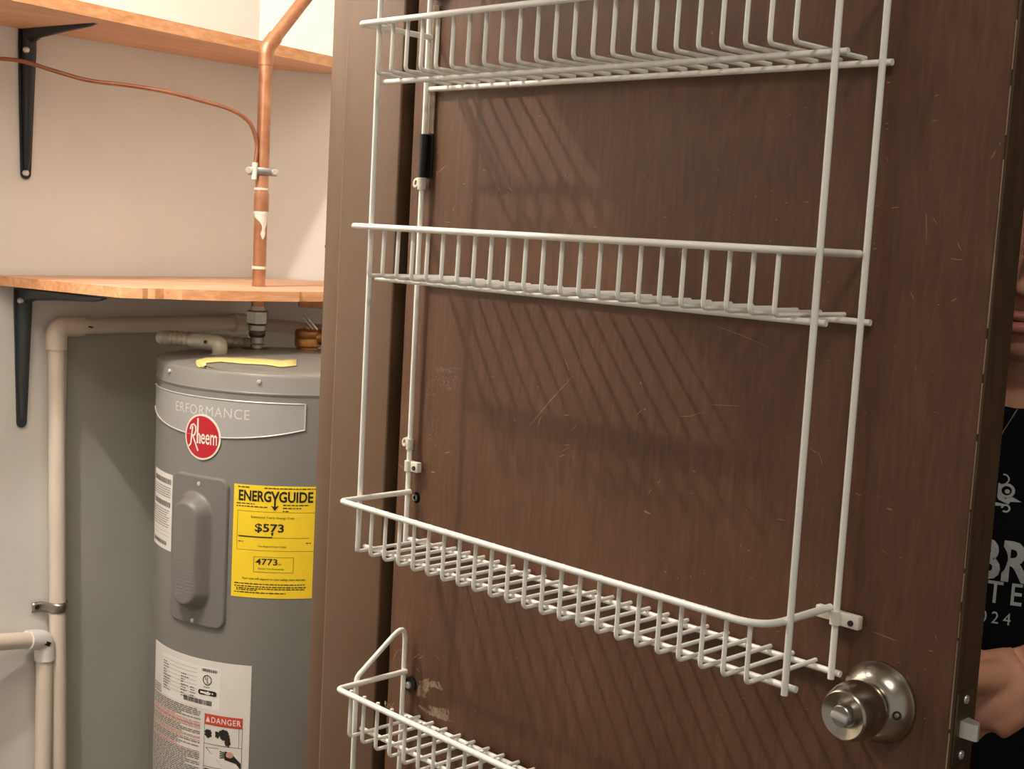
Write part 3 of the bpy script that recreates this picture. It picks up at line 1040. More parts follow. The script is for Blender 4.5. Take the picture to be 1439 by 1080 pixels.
# ------------------------------------------------------------------ pipes on top of the heater
PX, PY = -0.905, 0.410
p1 = tag(empty('copper_pipe', (PX, PY, HT)), 'vertical copper water pipe rising from the heater past both shelves', 'pipe')
RP = 0.0105
zel = float(onY(379, 72, 0.41)[2])
d = ray(376, 72)
t_ = np.dot(np.array([PX, PY]) - CAM[:2], d[:2]) / np.dot(d[:2], d[:2])
zel = float(CAM[2] + t_ * d[2])


def pipe_z(py):
    d = ray(368, py)
    t = np.linalg.norm(np.array([PX, PY]) - CAM[:2]) / np.linalg.norm(d[:2])
    return float(CAM[2] + t * d[2])


zs_shelf_low = -0.066
MB().tube([(PX, PY, pipe_z(432)), (PX, PY, zel - .012)], RP, 20).build('riser', M['copper'], p1, True)
sd = Vector((0.695 * .57 - .70 * .55, 0.717 * .57 + .70 * .55, 1.0)).normalized()
el = [Vector((PX, PY, zel - .02)), Vector((PX, PY, zel))]
e2 = Vector((PX, PY, zel + .004)) + sd * .026
MB().tube(fillet([(PX, PY, zel - .022), (PX, PY, zel + .004), e2], .03, 6), RP + .0016, 20).build('angle_elbow', M['copper'], p1, True)
MB().tube([e2 - sd * .006, e2 + sd * 0.42], RP, 20).build('angled_run', M['copper'], p1, True)
MB().tube([(PX, PY, pipe_z(300)), (PX, PY, pipe_z(272))], RP + .0013, 20).build('coupling', M['copper'], p1, True)
for (a, b, e) in ((267, 264, .0016), (301, 297, .0018), (378, 374, .0012)):
    MB().tube([(PX, PY, pipe_z(a)), (PX, PY, pipe_z(b))], RP + e, 20).build('putty_ring', M['flux'], p1, True)
# putty drip below the coupling
cdir = Vector((CAM[0] - PX, CAM[1] - PY, 0)).normalized()
sdir = Vector((-cdir.y, cdir.x, 0))
mb = MB()
v = []
prof = [(300, -.9, .9), (306, -.75, .85), (311, -.2, .85), (316, .15, .75), (322, .2, .6), (328, .0, .65), (333, .15, .55), (336, .3, .4)]
for (py, a, b) in prof:
    for t in range(7):
        x = a + (b - a) * t / 6
        x = max(-.95, min(.95, x))
        v.append(Vector((PX, PY, pipe_z(py))) + (sdir * x + cdir * math.sqrt(1 - x * x)) * (RP + .0012))
mb.add(v, [(i * 7 + j, i * 7 + j + 1, (i + 1) * 7 + j + 1, (i + 1) * 7 + j) for i in range(len(prof) - 1) for j in range(6)])
mb.build('putty_drip', M['flux'], p1, True)
# steel union and nipple
z0 = pipe_z(488)
un = MB().lathe([(.0160, pipe_z(456)), (.0182, pipe_z(454)), (.0182, pipe_z(438)), (.0160, pipe_z(436))], (PX, PY, 0), (0, 0, 1), 6, (1, .3, 0)).build('union_nut', M['steel'], p1)
MB().lathe([(.0130, pipe_z(484)), (.0105, pipe_z(482)), (.0105, pipe_z(474)), (.0128, pipe_z(472)), (.0140, pipe_z(468)), (.0125, pipe_z(466)), (.0145, pipe_z(464)), (.0145, pipe_z(457)), (.0120, pipe_z(455))],
           (PX, PY, 0), (0, 0, 1), 28).build('union_tail', M['steel'], p1, True)
MB().tube([(PX, PY, HT + .004), (PX, PY, pipe_z(474))], .0098, 24).build('nipple', M['steel'], p1, True)
MB().lathe([(.0125, pipe_z(437)), (.0115, pipe_z(432)), (.0100, pipe_z(430))], (PX, PY, 0), (0, 0, 1), 24).build('union_collar', M['flux'], p1, True)
MB().lathe([(.024, 0), (.0235, .003), (.012, .004)], (PX, PY, HT + .0085), (0, 0, 1), 28).build('flange_ring', M['dark_steel'], p1, True)

# grounding clamp + thin copper tube
zc = pipe_z(241)
gc = tag(empty('grounding_clamp', (PX, PY, zc)), 'small metal two-screw clamp tying the thin tube to the copper pipe', 'clamp')
mb = MB()
for sgn in (-1, 1):
    c = Vector((PX, PY, zc)) + cdir * (.0075 if sgn > 0 else -.0075)
    Mx = Matrix((sdir, cdir, Vector((0, 0, 1)))).transposed()
    mb.box(c, (.046, .009, .0125), Mx, .0015)
mb.build('clamp_jaws', M['steel'], gc, True)
for x in (-.0215, .0200):
    c = Vector((PX, PY, zc)) + sdir * x
    MB().lathe([(.0055, 0), (.0055, .004), (.004, .006), (0, .0062)], c + cdir * .0115, cdir, 16).build('clamp_screw', M['screwhead'], gc, True)
MB().tube([Vector((PX, PY, zc - .0135)) - sdir * .0125 + cdir * .012, Vector((PX, PY, zc + .013)) - sdir * .0115 + cdir * .010], .0045, 12).build('tube_ferrule', M['clip'], gc, True)

def wo(px, py, off):
    return Vector(onW(px, py, off))


tp = Vector((PX, PY, zc)) - sdir * .0115 + cdir * .0105
poffs = float((np.array([tp.x, tp.y]) - WB) @ WN)
pts = [tp + Vector((0, 0, .010)), wo(361.5, 205, poffs), wo(356, 181, poffs), wo(345, 166, poffs - .004), wo(322, 153, poffs - .012), wo(285, 142, poffs - .03), wo(235, 129, .20), wo(180, 120, .17),
       wo(125, 113, .14), wo(75, 99, .11), wo(40, 88, .09), wo(10, 83, .075), wo(-30, 83, .06), wo(-90, 90, .03)]
pts = smooth_path(pts, 6)
tag(MB().tube(pts, .0032, 10).build('copper_tube', M['copper2'], None, True), 'thin bent copper tube running from the pipe clamp to the left', 'tube')

# relief valve with lever and discharge pipe
def top_at(px, py, z):
    return Vector(onZ(px, py, z))


tv = top_at(432, 490, HT + .012)
rv = tag(empty('relief_valve', tuple(tv)), 'brass relief valve with a steel lever on top of the heater', 'valve')
MB().lathe([(.0175, -.004), (.0175, .003), (.0205, .005), (.0210, .016), (.0198, .018), (.0210, .0195), (.0210, .029), (.0180, .032), (.010, .033), (0, .033)], tv, (0, 0, 1), 26).build('valve_body', M['brass'], rv, True)
rt = Vector((r_[0], r_[1], 0)).normalized()
MB().tube([tv + Vector((0, 0, .019)), tv + Vector((0, 0, .022)) + rt * .045], .013, 18).build('valve_outlet', M['brass'], rv, True)
lp = tv + Vector((0, 0, .030)) + rt * .004
MB().tube([tv + Vector((0, 0, .028)), tv + Vector((0, 0, .036))], .006, 12).build('valve_stem', M['brass'], rv, True)
ldir = (rt * .62 - Vector((0, 0, 1)) * .78).normalized()
Mx = Matrix((ldir, ldir.cross(cdir).normalized(), cdir)).transposed()
MB().box(lp + Vector((0, 0, .010)) - rt * .002, (.034, .0035, .011), Mx, .001).build('lever', M['steel'], rv, True)
MB().box(lp + Vector((0, 0, .009)) + rt * .006, (.030, .003, .008), Mx, .001).build('lever_tag', M['screwhead'], rv, True)

# PVC discharge pipe: over from the valve, along the wall, down
RV = 0.0134
OFF = 0.022
sv, zel2 = wsz(80, 458, OFF)
zel2 = wsz(80, 459, OFF)[1]
pv = tag(empty('pvc_pipe', tuple(wp(sv, OFF, FZ))), 'long white plastic pipe dropping down the wall beside the heater from a rounded elbow', 'pipe')
send = wsz(335, 452, OFF)[0]
tilt = .0224
MB().tube([wp(sv + tilt * (zel2 - FZ), OFF, FZ), wp(sv, OFF, zel2 - .02)], RV, 20).build('drop_pipe', M['pvc'], pv, True)
MB().tube([wp(sv + .02, OFF, zel2), wp(send, OFF, zel2)], RV, 20).build('cross_pipe', M['pvc'], pv, True)
MB().tube(fillet([wp(sv, OFF, zel2 - .036), wp(sv, OFF, zel2), wp(sv + .046, OFF, zel2)], .022, 8), RV + .0032, 22).build('elbow', M['pvc'], pv, True)
MB().tube([wp(sv + .0475, OFF + RV * .8, zel2 + .001), wp(sv + .056, OFF + RV + .003, zel2 - .001)], .0014, 6).build('ink_mark', M['ink'], pv, True)
cpl = wp(send, OFF, zel2)
MB().tube([wp(send - .012, OFF, zel2), wp(send + .012, OFF, zel2)], RV + .0036, 22).build('pipe_coupling', M['pvc'], pv, True)
back = tv + Vector((0, 0, .022)) + rt * .10
MB().tube(fillet([wp(send, OFF, zel2), wp(send + .015, OFF + .012, zel2), Vector((back.x - .04, back.y + .09, zel2 - .004)), back, tv + Vector((0, 0, .022)) + rt * .04], .02, 6), RV * .92, 18).build('valve_run', M['pvc'], pv, True)

sb, zb2 = wsz(60, 896, OFF)
pb = tag(empty('pvc_pipe', tuple(wp(sb, OFF, FZ))), 'shorter white plastic pipe with marked elbow, branching left below the strap', 'pipe')
zb2 = wsz(62, 898, OFF)[1]
sb = wsz(62, 1000, OFF)[0]
sl, zl2 = wsz(0, 907, OFF + .015)
bd = Vector((sl - sb, .015, zl2 - zb2 + .006))
lf = wp(sb + bd.x * 4, OFF + bd.y * 4, zb2 + bd.z * 4)
MB().tube([wp(sb, OFF, FZ), wp(sb, OFF, zb2 - .02)], RV, 20).build('drop_pipe', M['pvc'], pb, True)
k1 = wp(sb + bd.x * .14, OFF + bd.y * .14, zb2 + bd.z * .14)
MB().tube([k1, lf], RV, 20).build('branch_pipe', M['pvc'], pb, True)
k2 = wp(sb, OFF, zb2) + (lf - wp(sb, OFF, zb2)).normalized() * .036
MB().tube(fillet([wp(sb, OFF, zb2 - .034), wp(sb, OFF, zb2), k2], .018, 8), RV + .0030, 22).build('elbow', M['pvc_white'], pb, True)
wn3 = Vector((WN[0], WN[1], 0))
wa3 = Vector((WA[0], WA[1], 0))
Mw = Matrix((wa3, wn3, Vector((0, 0, 1)))).transposed()
mb = MB()
mb.box(wp(sb - .006, OFF + RV + .0036, zb2 - .002), (.012, .0015, .007), Mw @ Matrix.Rotation(math.radians(30), 3, 'Y'), .0005)
mb.box(wp(sb - .014, OFF + RV + .0030, zb2 + .003), (.008, .0015, .003), Mw @ Matrix.Rotation(math.radians(30), 3, 'Y'), .0005)
mb.build('printed_mark', M['ink'], pb)

# strap over the pipe
zst = wsz(78, 852, OFF)[1]
sv = sv + tilt * (zel2 - zst)
st = tag(empty('pipe_strap', tuple(wp(sv, 0, zst))), 'galvanised metal strap holding the long plastic pipe to the wall', 'strap')
mb = MB()
prof = [(-.036, .004), (-.031, .005), (-.021, .0055), (-.018, .012)]
for i in range(13):
    w = math.pi * (1 - i / 12)
    prof.append(((RV + .0018) * math.cos(w), OFF + (RV + .0018) * math.sin(w)))
prof += [(.0165, .012), (.018, .004)]
v = []
for (s, o) in prof:
    for z in (-.0085, -.003, .003, .0085):
        v.append(wp(sv + s, o + (.0018 if abs(z) < .004 else 0), zst + z))
mb.add(v, [(i * 4 + j, i * 4 + j + 1, (i + 1) * 4 + j + 1, (i + 1) * 4 + j) for i in range(len(prof) - 1) for j in range(3)])
so = mb.build('strap_band', M['steel'], st, True)
sm = so.modifiers.new('thickness', 'SOLIDIFY')
sm.thickness = .0014
MB().lathe([(.0042, 0), (.004, .002), (.001, .0028), (0, .002)], wp(sv - .028, .0055, zst), wn3, 14).build('strap_screw', M['dark_steel'], st, True)

# flexible conduit elbow on the lid
c0 = top_at(309, 500, HT + .006)
c1 = top_at(309, 486, HT + .020)
c1 = Vector((c0.x, c0.y, HT + .026))
ldirc = (Vector(top_at(222, 482, HT + .026)) - c1)
far = Vector((c0.x - .085, c0.y - .030, HT + .031))
# direction chosen along the lid towards the left wall
cl = Vector((-0.112, -0.061, 0.001))
cn = tag(empty('electrical_conduit', tuple(c0)), 'grey flexible metal conduit with angled connector on the heater lid', 'conduit')
e1 = c1 + cl * .38
MB().tube(fillet([c0, c1, e1], .014, 8), [.0105] + [.0125] * 9 + [.0118], 18).build('connector_elbow', M['conduit'], cn, True)
MB().lathe([(.015, 0), (.015, .004), (.0115, .006)], c0 - Vector((0, 0, .002)), (0, 0, 1), 8).build('locknut', M['conduit'], cn)
pts = []
rsz = []
a0 = c1 + cl * .34
a1 = c1 + cl * .78
a2 = a1 + Vector((-.020, .045, -.003))
a3 = a2 + Vector((.012, .13, -.012))
base = smooth_path([a0, a1, a2, a3], 32)
for i, p in enumerate(base):
    pts.append(p)
    rsz.append((.0112, .0104, .0084, .0100)[i % 4])
MB().tube(pts, rsz, 16).build('corrugated_hose', M['conduit'], cn, True)
MB().lathe([(.0028, 0), (.0028, .002), (0, .003)], c1 + cl * .12 + Vector((.004, -.0118, .001)), (.3, -.9, .2), 10).build('connector_screw', M['dark_steel'], cn, True)

# strip of yellow masking tape stuck on the lid rim
mb = MB()
tpts = [(268, 519, 6), (276, 511, 5), (290, 507.5, 3.2), (310, 508, 2.6), (340, 510.5, 3.2), (375, 513, 2.8), (395, 515, 3.2), (417, 514, 3.5)]
up_, dn_ = [], []
for (x, y, hw) in tpts:
    zt_ = HT + .0045
    up_.append(Vector(onZ(x, y - hw * .8, zt_)))
    dn_.append(Vector(onZ(x, y + hw * .8, zt_)))
def onlid(p, e):
    r = math.hypot(p.x - HX, p.y - HY)
    k = min(1.0, (HR - .004) / r)
    x = HX + (p.x - HX) * k
    y = HY + (p.y - HY) * k
    r = min(r, HR - .004)
    zz = np.interp(r, [0, .02, HR - .10, HR - .03, HR - .006, HR], [HT + .013, HT + .013, HT + .0105, HT + .004, HT + .0008, HT - .001])
    return Vector((x, y, zz + e))
v = []
for a, b in zip(up_, dn_):
    for t in range(4):
        v.append(onlid(a.lerp(b, t / 3), .0012))
# torn end folds over the rim
mb.add(v, [(i * 4 + j, i * 4 + j + 1, (i + 1) * 4 + j + 1, (i + 1) * 4 + j) for i in range(len(tpts) - 1) for j in range(3)])
ta = mb.build('masking_tape', M['tape_yellow'], None, True)
sm = ta.modifiers.new('thickness', 'SOLIDIFY')
sm.thickness = .0005
tag(ta, 'strip of pale yellow tape lying across the heater lid', 'tape')

# ------------------------------------------------------------------ shelves
def shelf(name, outline, ztop, th, label):
    o = MB().prism(outline, lambda x, y, h: Vector((x, y, ztop - th + h)), th).build(name, M['shelf'])
    o.data.materials.append(M['shelf_edge'])
    for p in o.data.polygons:
        if abs(p.normal.z) < .5:
            p.material_index = 1
    return tag(o, label, 'shelf')


zu = 0.3123
a = onZ(13, 0, zu)
b = onZ(465, 95, zu)
fd = (b - a)[:2] / np.linalg.norm((b - a)[:2])
fa = a[:2] - fd * .34  # unseen near end lengthened so its shadow covers the wall below
fb = b[:2] + fd * .02
wc = wp(1.604, 0.002, 0)
wl0 = wp(float((fa - WB) @ WA), 0.002, 0)
dg2 = Vector((diag.x - corner.x, diag.y - corner.y)).normalized()
dn2 = Vector((dg2.y, -dg2.x))
e_ = Vector((corner.x, corner.y)) + dg2 * .14 + dn2 * .002
fe = Vector((fb[0], fb[1]))
fe = Vector((-1.022, 0.640))
shelf('plywood_shelf', [(wl0.x, wl0.y), (fa[0], fa[1]), (fe.x, fe.y), (e_.x + .03, e_.y + .045), (corner.x + .004, corner.y - .003)], zu + .0185, .0185,
      'upper raw plywood shelf seen from below, behind the angled pipe')
zl = -0.0645
# chipped front edge of the lower shelf
out = [(-1.113, .066), (-.975, .100), (-.838, .136), (-.826, .162), (-.829, .172), (-.822, .180), (-.824, .195), (-.808, .215), (-.79, .268), (-.780, .36), (-.778, .40), (-.783, .404), (-.781, .47), (-.80, .62), (-1.02, .80), (corner.x + .12, corner.y + .165), (corner.x + .004, corner.y - .003)]
shelf('plywood_shelf', out, zl, .0150, 'lower raw plywood shelf with chipped front edge, just above the heater')
bt = MB().box((-0.89, 0.60, zl - .026), (.20, .018, .020), Matrix.Rotation(math.radians(60), 3, 'Z'), .001).build('shelf_batten', M['shelf_edge'])
tag(bt, 'short wooden batten under the lower shelf beside the relief valve', 'batten')


def bracket(px, pyt, pyb, m, arm, label, wt=.030, wb=.017, screws=((70, 36), (243, 39))):
    s, z1 = wsz(px, pyt)
    z0 = wsz(px, pyb)[1]
    root = tag(empty('shelf_bracket', tuple(wp(s, 0, z0))), label, 'bracket', 'shelf brackets on the closet wall')
    H = z1 - z0
    # wall leg: tapered plate with rounded foot and raised hollow rib
    ol = [(-wt / 2, z1), (-wt / 2, z1 - .03), (-wb / 2, z0 + wb / 2)]
    for i in range(1, 8):
        w = math.pi + math.pi * i / 8
        ol.append((wb / 2 * math.cos(w), z0 + wb / 2 + wb / 2 * math.sin(w)))
    ol += [(wb / 2, z0 + wb / 2), (wt / 2, z1 - .03), (wt / 2, z1)]
    mb = MB().prism(ol, lambda x, y, h: wp(s + x, .0012 + h, y), .0025)
    rib = [(z1, wt * .36, .016), (z1 - .03, wt * .36, .014), (z1 - H * .5, wt * .30, .011), (z0 + .03, wb * .34, .0075), (z0 + .014, wb * .2, .004)]
    n = 9
    v = []
    for (z, hw, dp) in rib:
        for i in range(n):
            w = math.pi * i / (n - 1)
            v.append(wp(s - hw * math.cos(w), .0035 + dp * math.sin(w) ** .7, z))
    mb.add(v, [(i * n + j, i * n + j + 1, (i + 1) * n + j + 1, (i + 1) * n + j) for i in range(len(rib) - 1) for j in range(n - 1)])
    mb.build('wall_leg', m, root, True)
    # shelf arm
    mb = MB()
    ol = [(.0015, -wt / 2), (.03, -wt / 2), (arm - .008, -wb / 2), (arm, -wb / 4), (arm, wb / 4), (arm - .008, wb / 2), (.03, wt / 2), (.0015, wt / 2)]
    mb.prism(ol, lambda x, y, h: wp(s + y, x, z1 - .0026 + h), .0024)
    rib = [(.002, wt * .36, .030), (.016, wt * .36, .022), (.035, wt * .34, .015), (arm * .5, wt * .28, .010), (arm - .02, wb * .3, .005), (arm - .006, wb * .2, .002)]
    v = []
    for (x, hw, dp) in rib:
        for i in range(n):
            w = math.pi * i / (n - 1)
            v.append(wp(s - hw * math.cos(w), x, z1 - .0026 - dp * math.sin(w) ** .7))
    mb.add(v, [(i * n + j, i * n + j + 1, (i + 1) * n + j + 1, (i + 1) * n + j) for i in range(len(rib) - 1) for j in range(n - 1)])
    mb.build('shelf_arm', m, root, True)
    for (py, qx) in screws:
        q = onW(qx, py, .012)
        sc = float((q[:2] - WB) @ WA)
        MB().lathe([(.0046, -.004), (.0046, .0006), (.0034, .0020), (0, .0024)], wp(sc, .0165 if py < pyt + 60 else .009, float(q[2])), wn3, 14).build('bracket_screw', M['screwhead'], root, True)
    return root


bracket(38, 38.5, 252, M['bracket'], .190, 'black metal bracket under the upper shelf')
bracket(32, 404, 600, M['bracket2'], .22, 'dark grey-green metal bracket under the lower shelf', .031, .017, ((422, 28),))

# ------------------------------------------------------------------ person behind the door
person = None
F = Vector((0.40, -0.917, 0)).normalized()        # facing the photographer
Lv = Vector((-F.y, F.x, 0))                       # towards the person's left hand side
Zv = Vector((0, 0, 1))
MF = Matrix((Lv, F, Zv)).transposed()             # columns: left, forward, up
dm = ray(1443, 452)
dm = dm / np.linalg.norm(dm)
MO = Vector(CAM + dm * 1.27)                      # mouth
Hc = MO - F * .085 + Zv * .068                    # head centre


def at(l, f_, z):
    """point by left, forward and height relative to the head centre plan position"""
    return Vector((Hc.x, Hc.y, 0)) + Lv * l + F * f_ + Zv * z


def remesh(o, vox, smooth_it=6, fac=.5):
    m = o.modifiers.new('fuse', 'REMESH')
    m.mode = 'VOXEL'
    m.voxel_size = vox
    m.use_smooth_shade = True
    s = o.modifiers.new('soften', 'SMOOTH')
    s.iterations = smooth_it
    s.factor = fac
    return o


zc_ = Hc.z
neck_b = at(0, -.035, zc_ - .19)
sh_l = at(.142, -.045, zc_ - .222)
sh_r = at(-.142, -.045, zc_ - .222)
wr = Vector(onY(1440, 948, .132))
hd = Vector(onY(1389, 968, .116))
kc = Vector((kx, DY + .035 + .036, kz))
elb = sh_l + Vector((.145, -.17, -.135))
b = MB()
# head
b.ell(Hc + Zv * .022 - F * .008, (.077, .094, .090), MF)
b.ell(Hc - Zv * .03 + F * .018, (.061, .064, .074), MF)
b.ell(Hc - Zv * .083 + F * .052, (.028, .026, .024), MF)           # chin
b.ell(Hc - Zv * .066 + F * .064, (.031, .020, .018), MF)           # mouth mound
b.ell(Hc - Zv * .022 + F * .088, (.0085, .014, .026), MF @ Matrix.Rotation(math.radians(-22), 3, 'X'))
b.ell(Hc - Zv * .039 + F * .094, (.0140, .013, .0095), MF)           # nose tip and wings
b.ell(Hc + Zv * .026 + F * .070, (.056, .018, .012), MF)           # brow
for s in (-1, 1):
    b.ell(Hc - Zv * .026 + F * .050 + Lv * s * .031, (.027, .026, .026), MF)
    b.ell(Hc + Zv * .0125 + F * .0715 + Lv * s * .031, (.0150, .0125, .0065), MF)
    b.ell(Hc - Zv * .0035 + F * .068 + Lv * s * .031, (.0150, .0110, .0050), MF)  # cheeks
    b.ell(Hc - Zv * .012 - F * .006 + Lv * s * .073, (.007, .017, .029), MF)  # ears
b.tube([neck_b - Zv * .03, Hc - Zv * .07 - F * .015], [.056, .050], 20)
# trunk
for (z, hw, hd_, fo) in ((-.25, .125, .075, -.04), (-.33, .128, .085, -.03), (-.44, .115, .080, -.035), (-.55, .112, .078, -.035), (-.64, .128, .088, -.04)):
    b.ell(at(0, fo, zc_ + z), (hw, hd_, .085), MF)
b.tube([sh_r, at(0, -.045, zc_ - .20), sh_l], [.045, .058, .045], 16)
# legs
for s in (-1, 1):
    hip = at(s * .075, -.04, zc_ - .68)
    kn_ = at(s * .080, -.03, zc_ - .98)
    an = at(s * .082, -.055, FZ + .075)
    b.tube([hip, hip.lerp(kn_, .5), kn_, kn_.lerp(an, .35), an], [.074, .064, .047, .049, .032], 18)
    b.ell(at(s * .086, .015, FZ + .035), (.036, .098, .033), MF)
# arms
hr = at(-.205, .0, zc_ - .72)
er = at(-.190, -.06, zc_ - .47)
b.tube([sh_r, sh_r.lerp(er, .5), er, er.lerp(hr, .4), hr], [.043, .040, .033, .032, .022], 16)
b.tube([sh_l, sh_l.lerp(elb, .5), elb, elb.lerp(wr, .35), elb.lerp(wr, .8), wr], [.043, .040, .034, .0335, .0250, .0225], 18)
# relaxed right hand
hp = hr - Zv * .045
b.ell(hp, (.014, .034, .042), MF)
for i, (o, L) in enumerate(((-.024, .052), (-.008, .060), (.008, .058), (.023, .046))):
    p0 = hp + F * o - Zv * .036
    b.tube([p0, p0 - Zv * L * .5 + Lv * .004, p0 - Zv * L + Lv * .016], [.0082, .0075, .006], 10)
b.tube([hp + F * .024 + Zv * .01, hp + F * .044 - Zv * .016, hp + F * .048 - Zv * .04], [.010, .009, .007], 10)
# left hand closed round the outside knob
palm_dir = (hd - wr).normalized()
b.tube([wr, wr.lerp(hd, .5), hd, hd + palm_dir * .022], [.0222, .0255, .0280, .024], 18)
lowp = Vector(onY(1382, 1014, .112))
b.tube([wr - Zv * .002, wr.lerp(lowp, .6) - Zv * .001, lowp], [.0205, .0225, .0185], 16)
KR = .0238 + .0075
sw = (hd - kc)
for i, zz in enumerate((.026, .009, -.008, -.024)):
    L = (1.0, 1.12, 1.06, .86)[i]
    a0 = hd + Zv * (zz - .006) + palm_dir * .012 + Vector((0, .010, 0))
    chain = [a0]
    rr_ = math.sqrt(max(KR ** 2 - (zz * .75) ** 2, .00012))
    for th in (50, 85, 122, 158):
        tt = math.radians(40 + (th - 40) * L)
        chain.append(Vector((kc.x + rr_ * math.cos(tt), kc.y + rr_ * math.sin(tt) + .002, kc.z + zz * .75)))
    b.tube(chain, [.0098, .0095, .0088, .0082, .0068], 10)
a0 = hd - Vector((0, .004, 0)) + Zv * .004
b.tube([a0 - palm_dir * .018, Vector((kc.x + .030, kc.y - .019, kc.z + .014)), Vector((kc.x + .013, kc.y - .026, kc.z + .020)), Vector((kc.x - .004, kc.y - .024, kc.z + .022))], [.0135, .0105, .0092, .0075], 10)
person = b.build('person', M['skin'])
remesh(person, .0032, 6)
tag(person, 'person in a black printed shirt standing behind the door holding its outer knob', 'person')
person["base"] = tuple(at(0, 0, FZ))

# face details
for (dz, hh, fwd) in ((.0048, .0050, .001), (-.0058, .0064, .000)):
    mb = MB()
    mb.ell(MO + Zv * dz + F * (fwd - .003), (.0225, .0085, hh), MF, 24, 12)
    mb.build('lip', M['lip'], person, True)
for s in (-1, 1):
    e = Hc + Zv * .0045 + F * .0685 + Lv * s * .031
    MB().ell(e, (.0118, .0115, .0085), MF).build('eye', M['eye'], person, True)
    MB().ell(e + F * .0082, (.0050, .0040, .0050), MF).build('iris', M['iris'], person, True)
    MB().tube([Hc + Zv * .030 + F * .083 + Lv * s * .015, Hc + Zv * .034 + F * .081 + Lv * s * .033, Hc + Zv * .028 + F * .070 + Lv * s * .050], [.003, .0034, .002], 8).build('eyebrow', M['hair'], person, True)
hb = MB()
hb.ell(Hc + Zv * .042 - F * .022, (.087, .092, .088), MF)
hb.ell(Hc - Zv * .02 - F * .055, (.076, .055, .085), MF)
hb.ell(Hc - Zv * .10 - F * .075, (.06, .04, .07), MF)
remesh(hb.build('hair', M['hair'], person), .005, 4)

# clothing
b = MB()
for (z, hw, hd_, fo) in ((-.235, .130, .082, -.043), (-.30, .140, .096, -.034), (-.36, .140, .100, -.03), (-.46, .132, .098, -.032), (-.56, .134, .097, -.033), (-.66, .146, .106, -.036), (-.71, .148, .108, -.04)):
    b.ell(at(0, fo, zc_ + z), (hw, hd_, .090), MF, 28, 16)
b.tube([sh_r, at(-.07, -.046, zc_ - .205), at(0, -.047, zc_ - .200), at(.07, -.046, zc_ - .205), sh_l], [.050, .060, .070, .060, .050], 20)
for q_ in (sh_l, sh_r):
    b.ell(q_, (.052, .052, .052), MF)
    b.tube([at(0, -.040, zc_ - .155), q_], [.058, .048], 18)
b.tube([at(0, -.045, zc_ - .23), at(0, -.032, zc_ - .140)], [.080, .064], 24)
b.ell(at(0, -.033, zc_ - .46), (.133, .098, .24), MF, 28, 20)
e5 = sh_l.lerp(elb, .78)
b.tube([sh_l, sh_l.lerp(elb, .45), e5], [.050, .052, .056], 18)
e6 = sh_r.lerp(er, .78)
b.tube([sh_r, sh_r.lerp(er, .45), e6], [.050, .052, .056], 18)
shirt = b.build('shirt', M['shirt'], person)
remesh(shirt, .005, 16)
b = MB()
b.ell(at(0, -.04, zc_ - .70), (.138, .098, .085), MF)
for s in (-1, 1):
    hip = at(s * .075, -.04, zc_ - .70)
    kn_ = at(s * .080, -.03, zc_ - .98)
    an = at(s * .082, -.055, FZ + .055)
    b.tube([hip, hip.lerp(kn_, .5), kn_, kn_.lerp(an, .35), an], [.086, .078, .064, .062, .054], 18)
remesh(b.build('trousers', M['trousers'], person), .006, 4)
for s in (-1, 1):
    b = MB()
    b.ell(at(s * .086, .018, FZ + .040), (.044, .112, .041), MF)
    b.ell(at(s * .084, -.055, FZ + .045), (.042, .05, .045), MF)
    remesh(b.build('shoe', M['shoe'], person), .005, 3)

# print on the shirt, laid on the cloth
bpy.context.view_layer.update()
dg = bpy.context.evaluated_depsgraph_get()
ev = shirt.evaluated_get(dg)
tm = ev.to_mesh()
bvh = BVHTree.FromPolygons([p.co.copy() for p in tm.vertices], [tuple(p.vertices) for p in tm.polygons])
ev.to_mesh_clear()


def on_shirt_px(px, py):
    d = Vector(ray(px, py)).normalized()
    h = bvh.ray_cast(Vector(CAM), d)
    return h[0]


c_ = on_shirt_px(1437, 790) or (MO - Zv * .25)
l_ref = (c_ - Vector((Hc.x, Hc.y, 0))).dot(Lv)
dist = (c_ - Vector(CAM)).length
MPP = dist / FPX


def cloth(x, z, off):
    """x metres to the image right of the reference column, z height"""
    p = at(l_ref + x, .30, z)
    h = bvh.ray_cast(p, -F)
    q = h[0] if h[0] else at(l_ref + x, .06, z)
    return q + F * (.0012 + off)


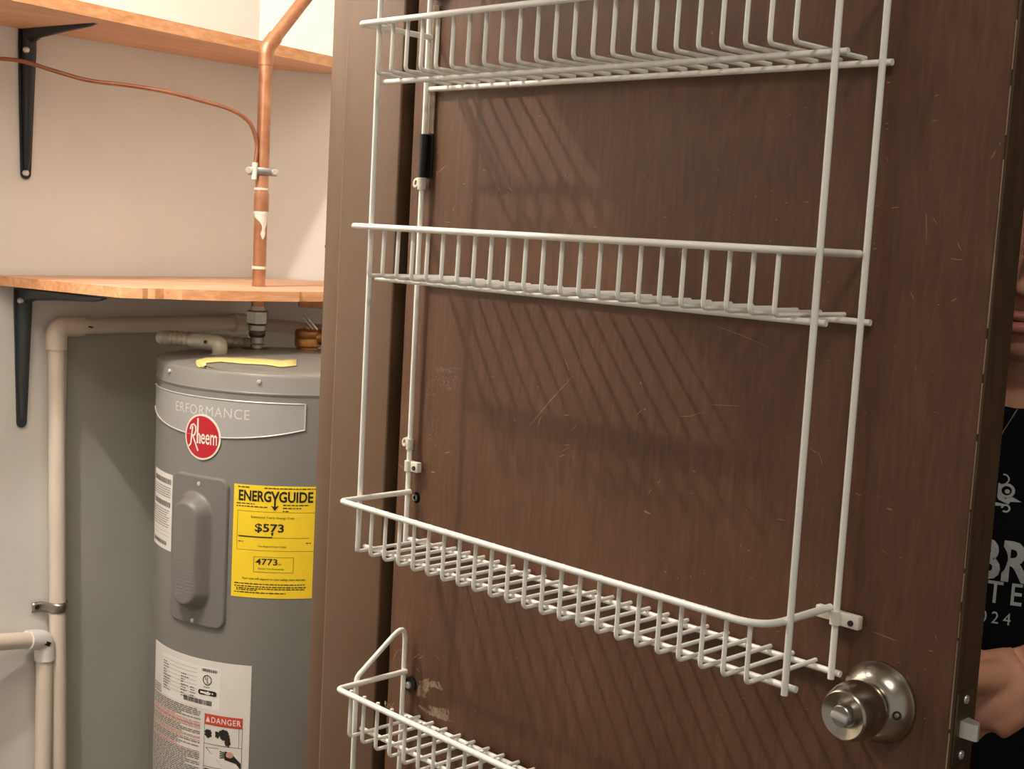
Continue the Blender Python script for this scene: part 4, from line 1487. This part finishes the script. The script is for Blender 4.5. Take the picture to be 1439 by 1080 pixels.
def shirt_text(s, x0p, x1p, yt, yb, bold, space=1.0):
    mb = MB()
    zt_ = on_shirt_px(1425, yt).z
    zb_ = on_shirt_px(1425, yb).z
    v, f = text2d(s, bold, space)
    mb.add([cloth((x0p - 1437 + (x1p - x0p) * p[0]) * MPP, zb_ + (zt_ - zb_) * p[1], 0) for p in v], f)
    mb.build('shirt_print', M['print'], shirt)


shirt_text('BR', 1380, 1449, 760, 818, .03)
shirt_text('TE', 1398, 1441, 819, 850, .01, 1.5)
shirt_text('2024', 1377, 1430, 862, 879, .0, 1.5)
# emblem: ringed eye, pointed beak and two curls
mb = MB()


def cpt(px, py):
    z = on_shirt_px(1425, py).z
    return cloth((px - 1437) * MPP, z, 0)


def ring(cx, cy, ra, rb_, a0=0, a1=360, n=24):
    v = []
    for i in range(n + 1):
        w = math.radians(a0 + (a1 - a0) * i / n)
        v += [cpt(cx + ra * math.cos(w), cy + ra * math.sin(w)), cpt(cx + rb_ * math.cos(w), cy + rb_ * math.sin(w))]
    mb.add(v, [(2 * i, 2 * i + 1, 2 * i + 3, 2 * i + 2) for i in range(n)])


ring(1409, 690, 6.5, 10.5)
ring(1410, 691, 0.1, 3.2)
mb.add([cpt(*q) for q in ((1398, 680), (1403, 682), (1401, 694), (1408, 702), (1417, 698), (1429, 704), (1415, 705), (1413, 709), (1400, 704), (1398, 700))], [tuple(range(10))])
ring(1410, 715, 3.5, 6, -180, 130)
ring(1404, 674, 5.5, 7.5, -100, 60)
mb.add([cpt(*q) for q in ((1396, 708), (1408, 709), (1406, 712), (1396, 713))], [(0, 1, 2, 3)])
mb.build('shirt_emblem', M['print'], shirt)
# fine chain at the collar
pts = []
for (x, y) in ((1455, 545), (1439, 563), (1428, 578), (1411, 604), (1402, 622)):
    z = on_shirt_px(1425, y)
    q = on_shirt_px(x, y)
    if q:
        pts.append(q + F * .002)
if len(pts) > 1:
    MB().tube(pts, .0006, 6).build('neck_chain', M['steel'], person, True)

# ------------------------------------------------------------------ drop helper properties, move empties to the base of their things
for o in list(COL.objects):
    if o.type == 'EMPTY' and 'base' in o:
        loc = Vector(o['base'])
        if loc.length > 1e-9:
            for ch in o.children:
                ch.location = ch.location - loc
            o.location = loc
    if 'base' in o:
        del o['base']
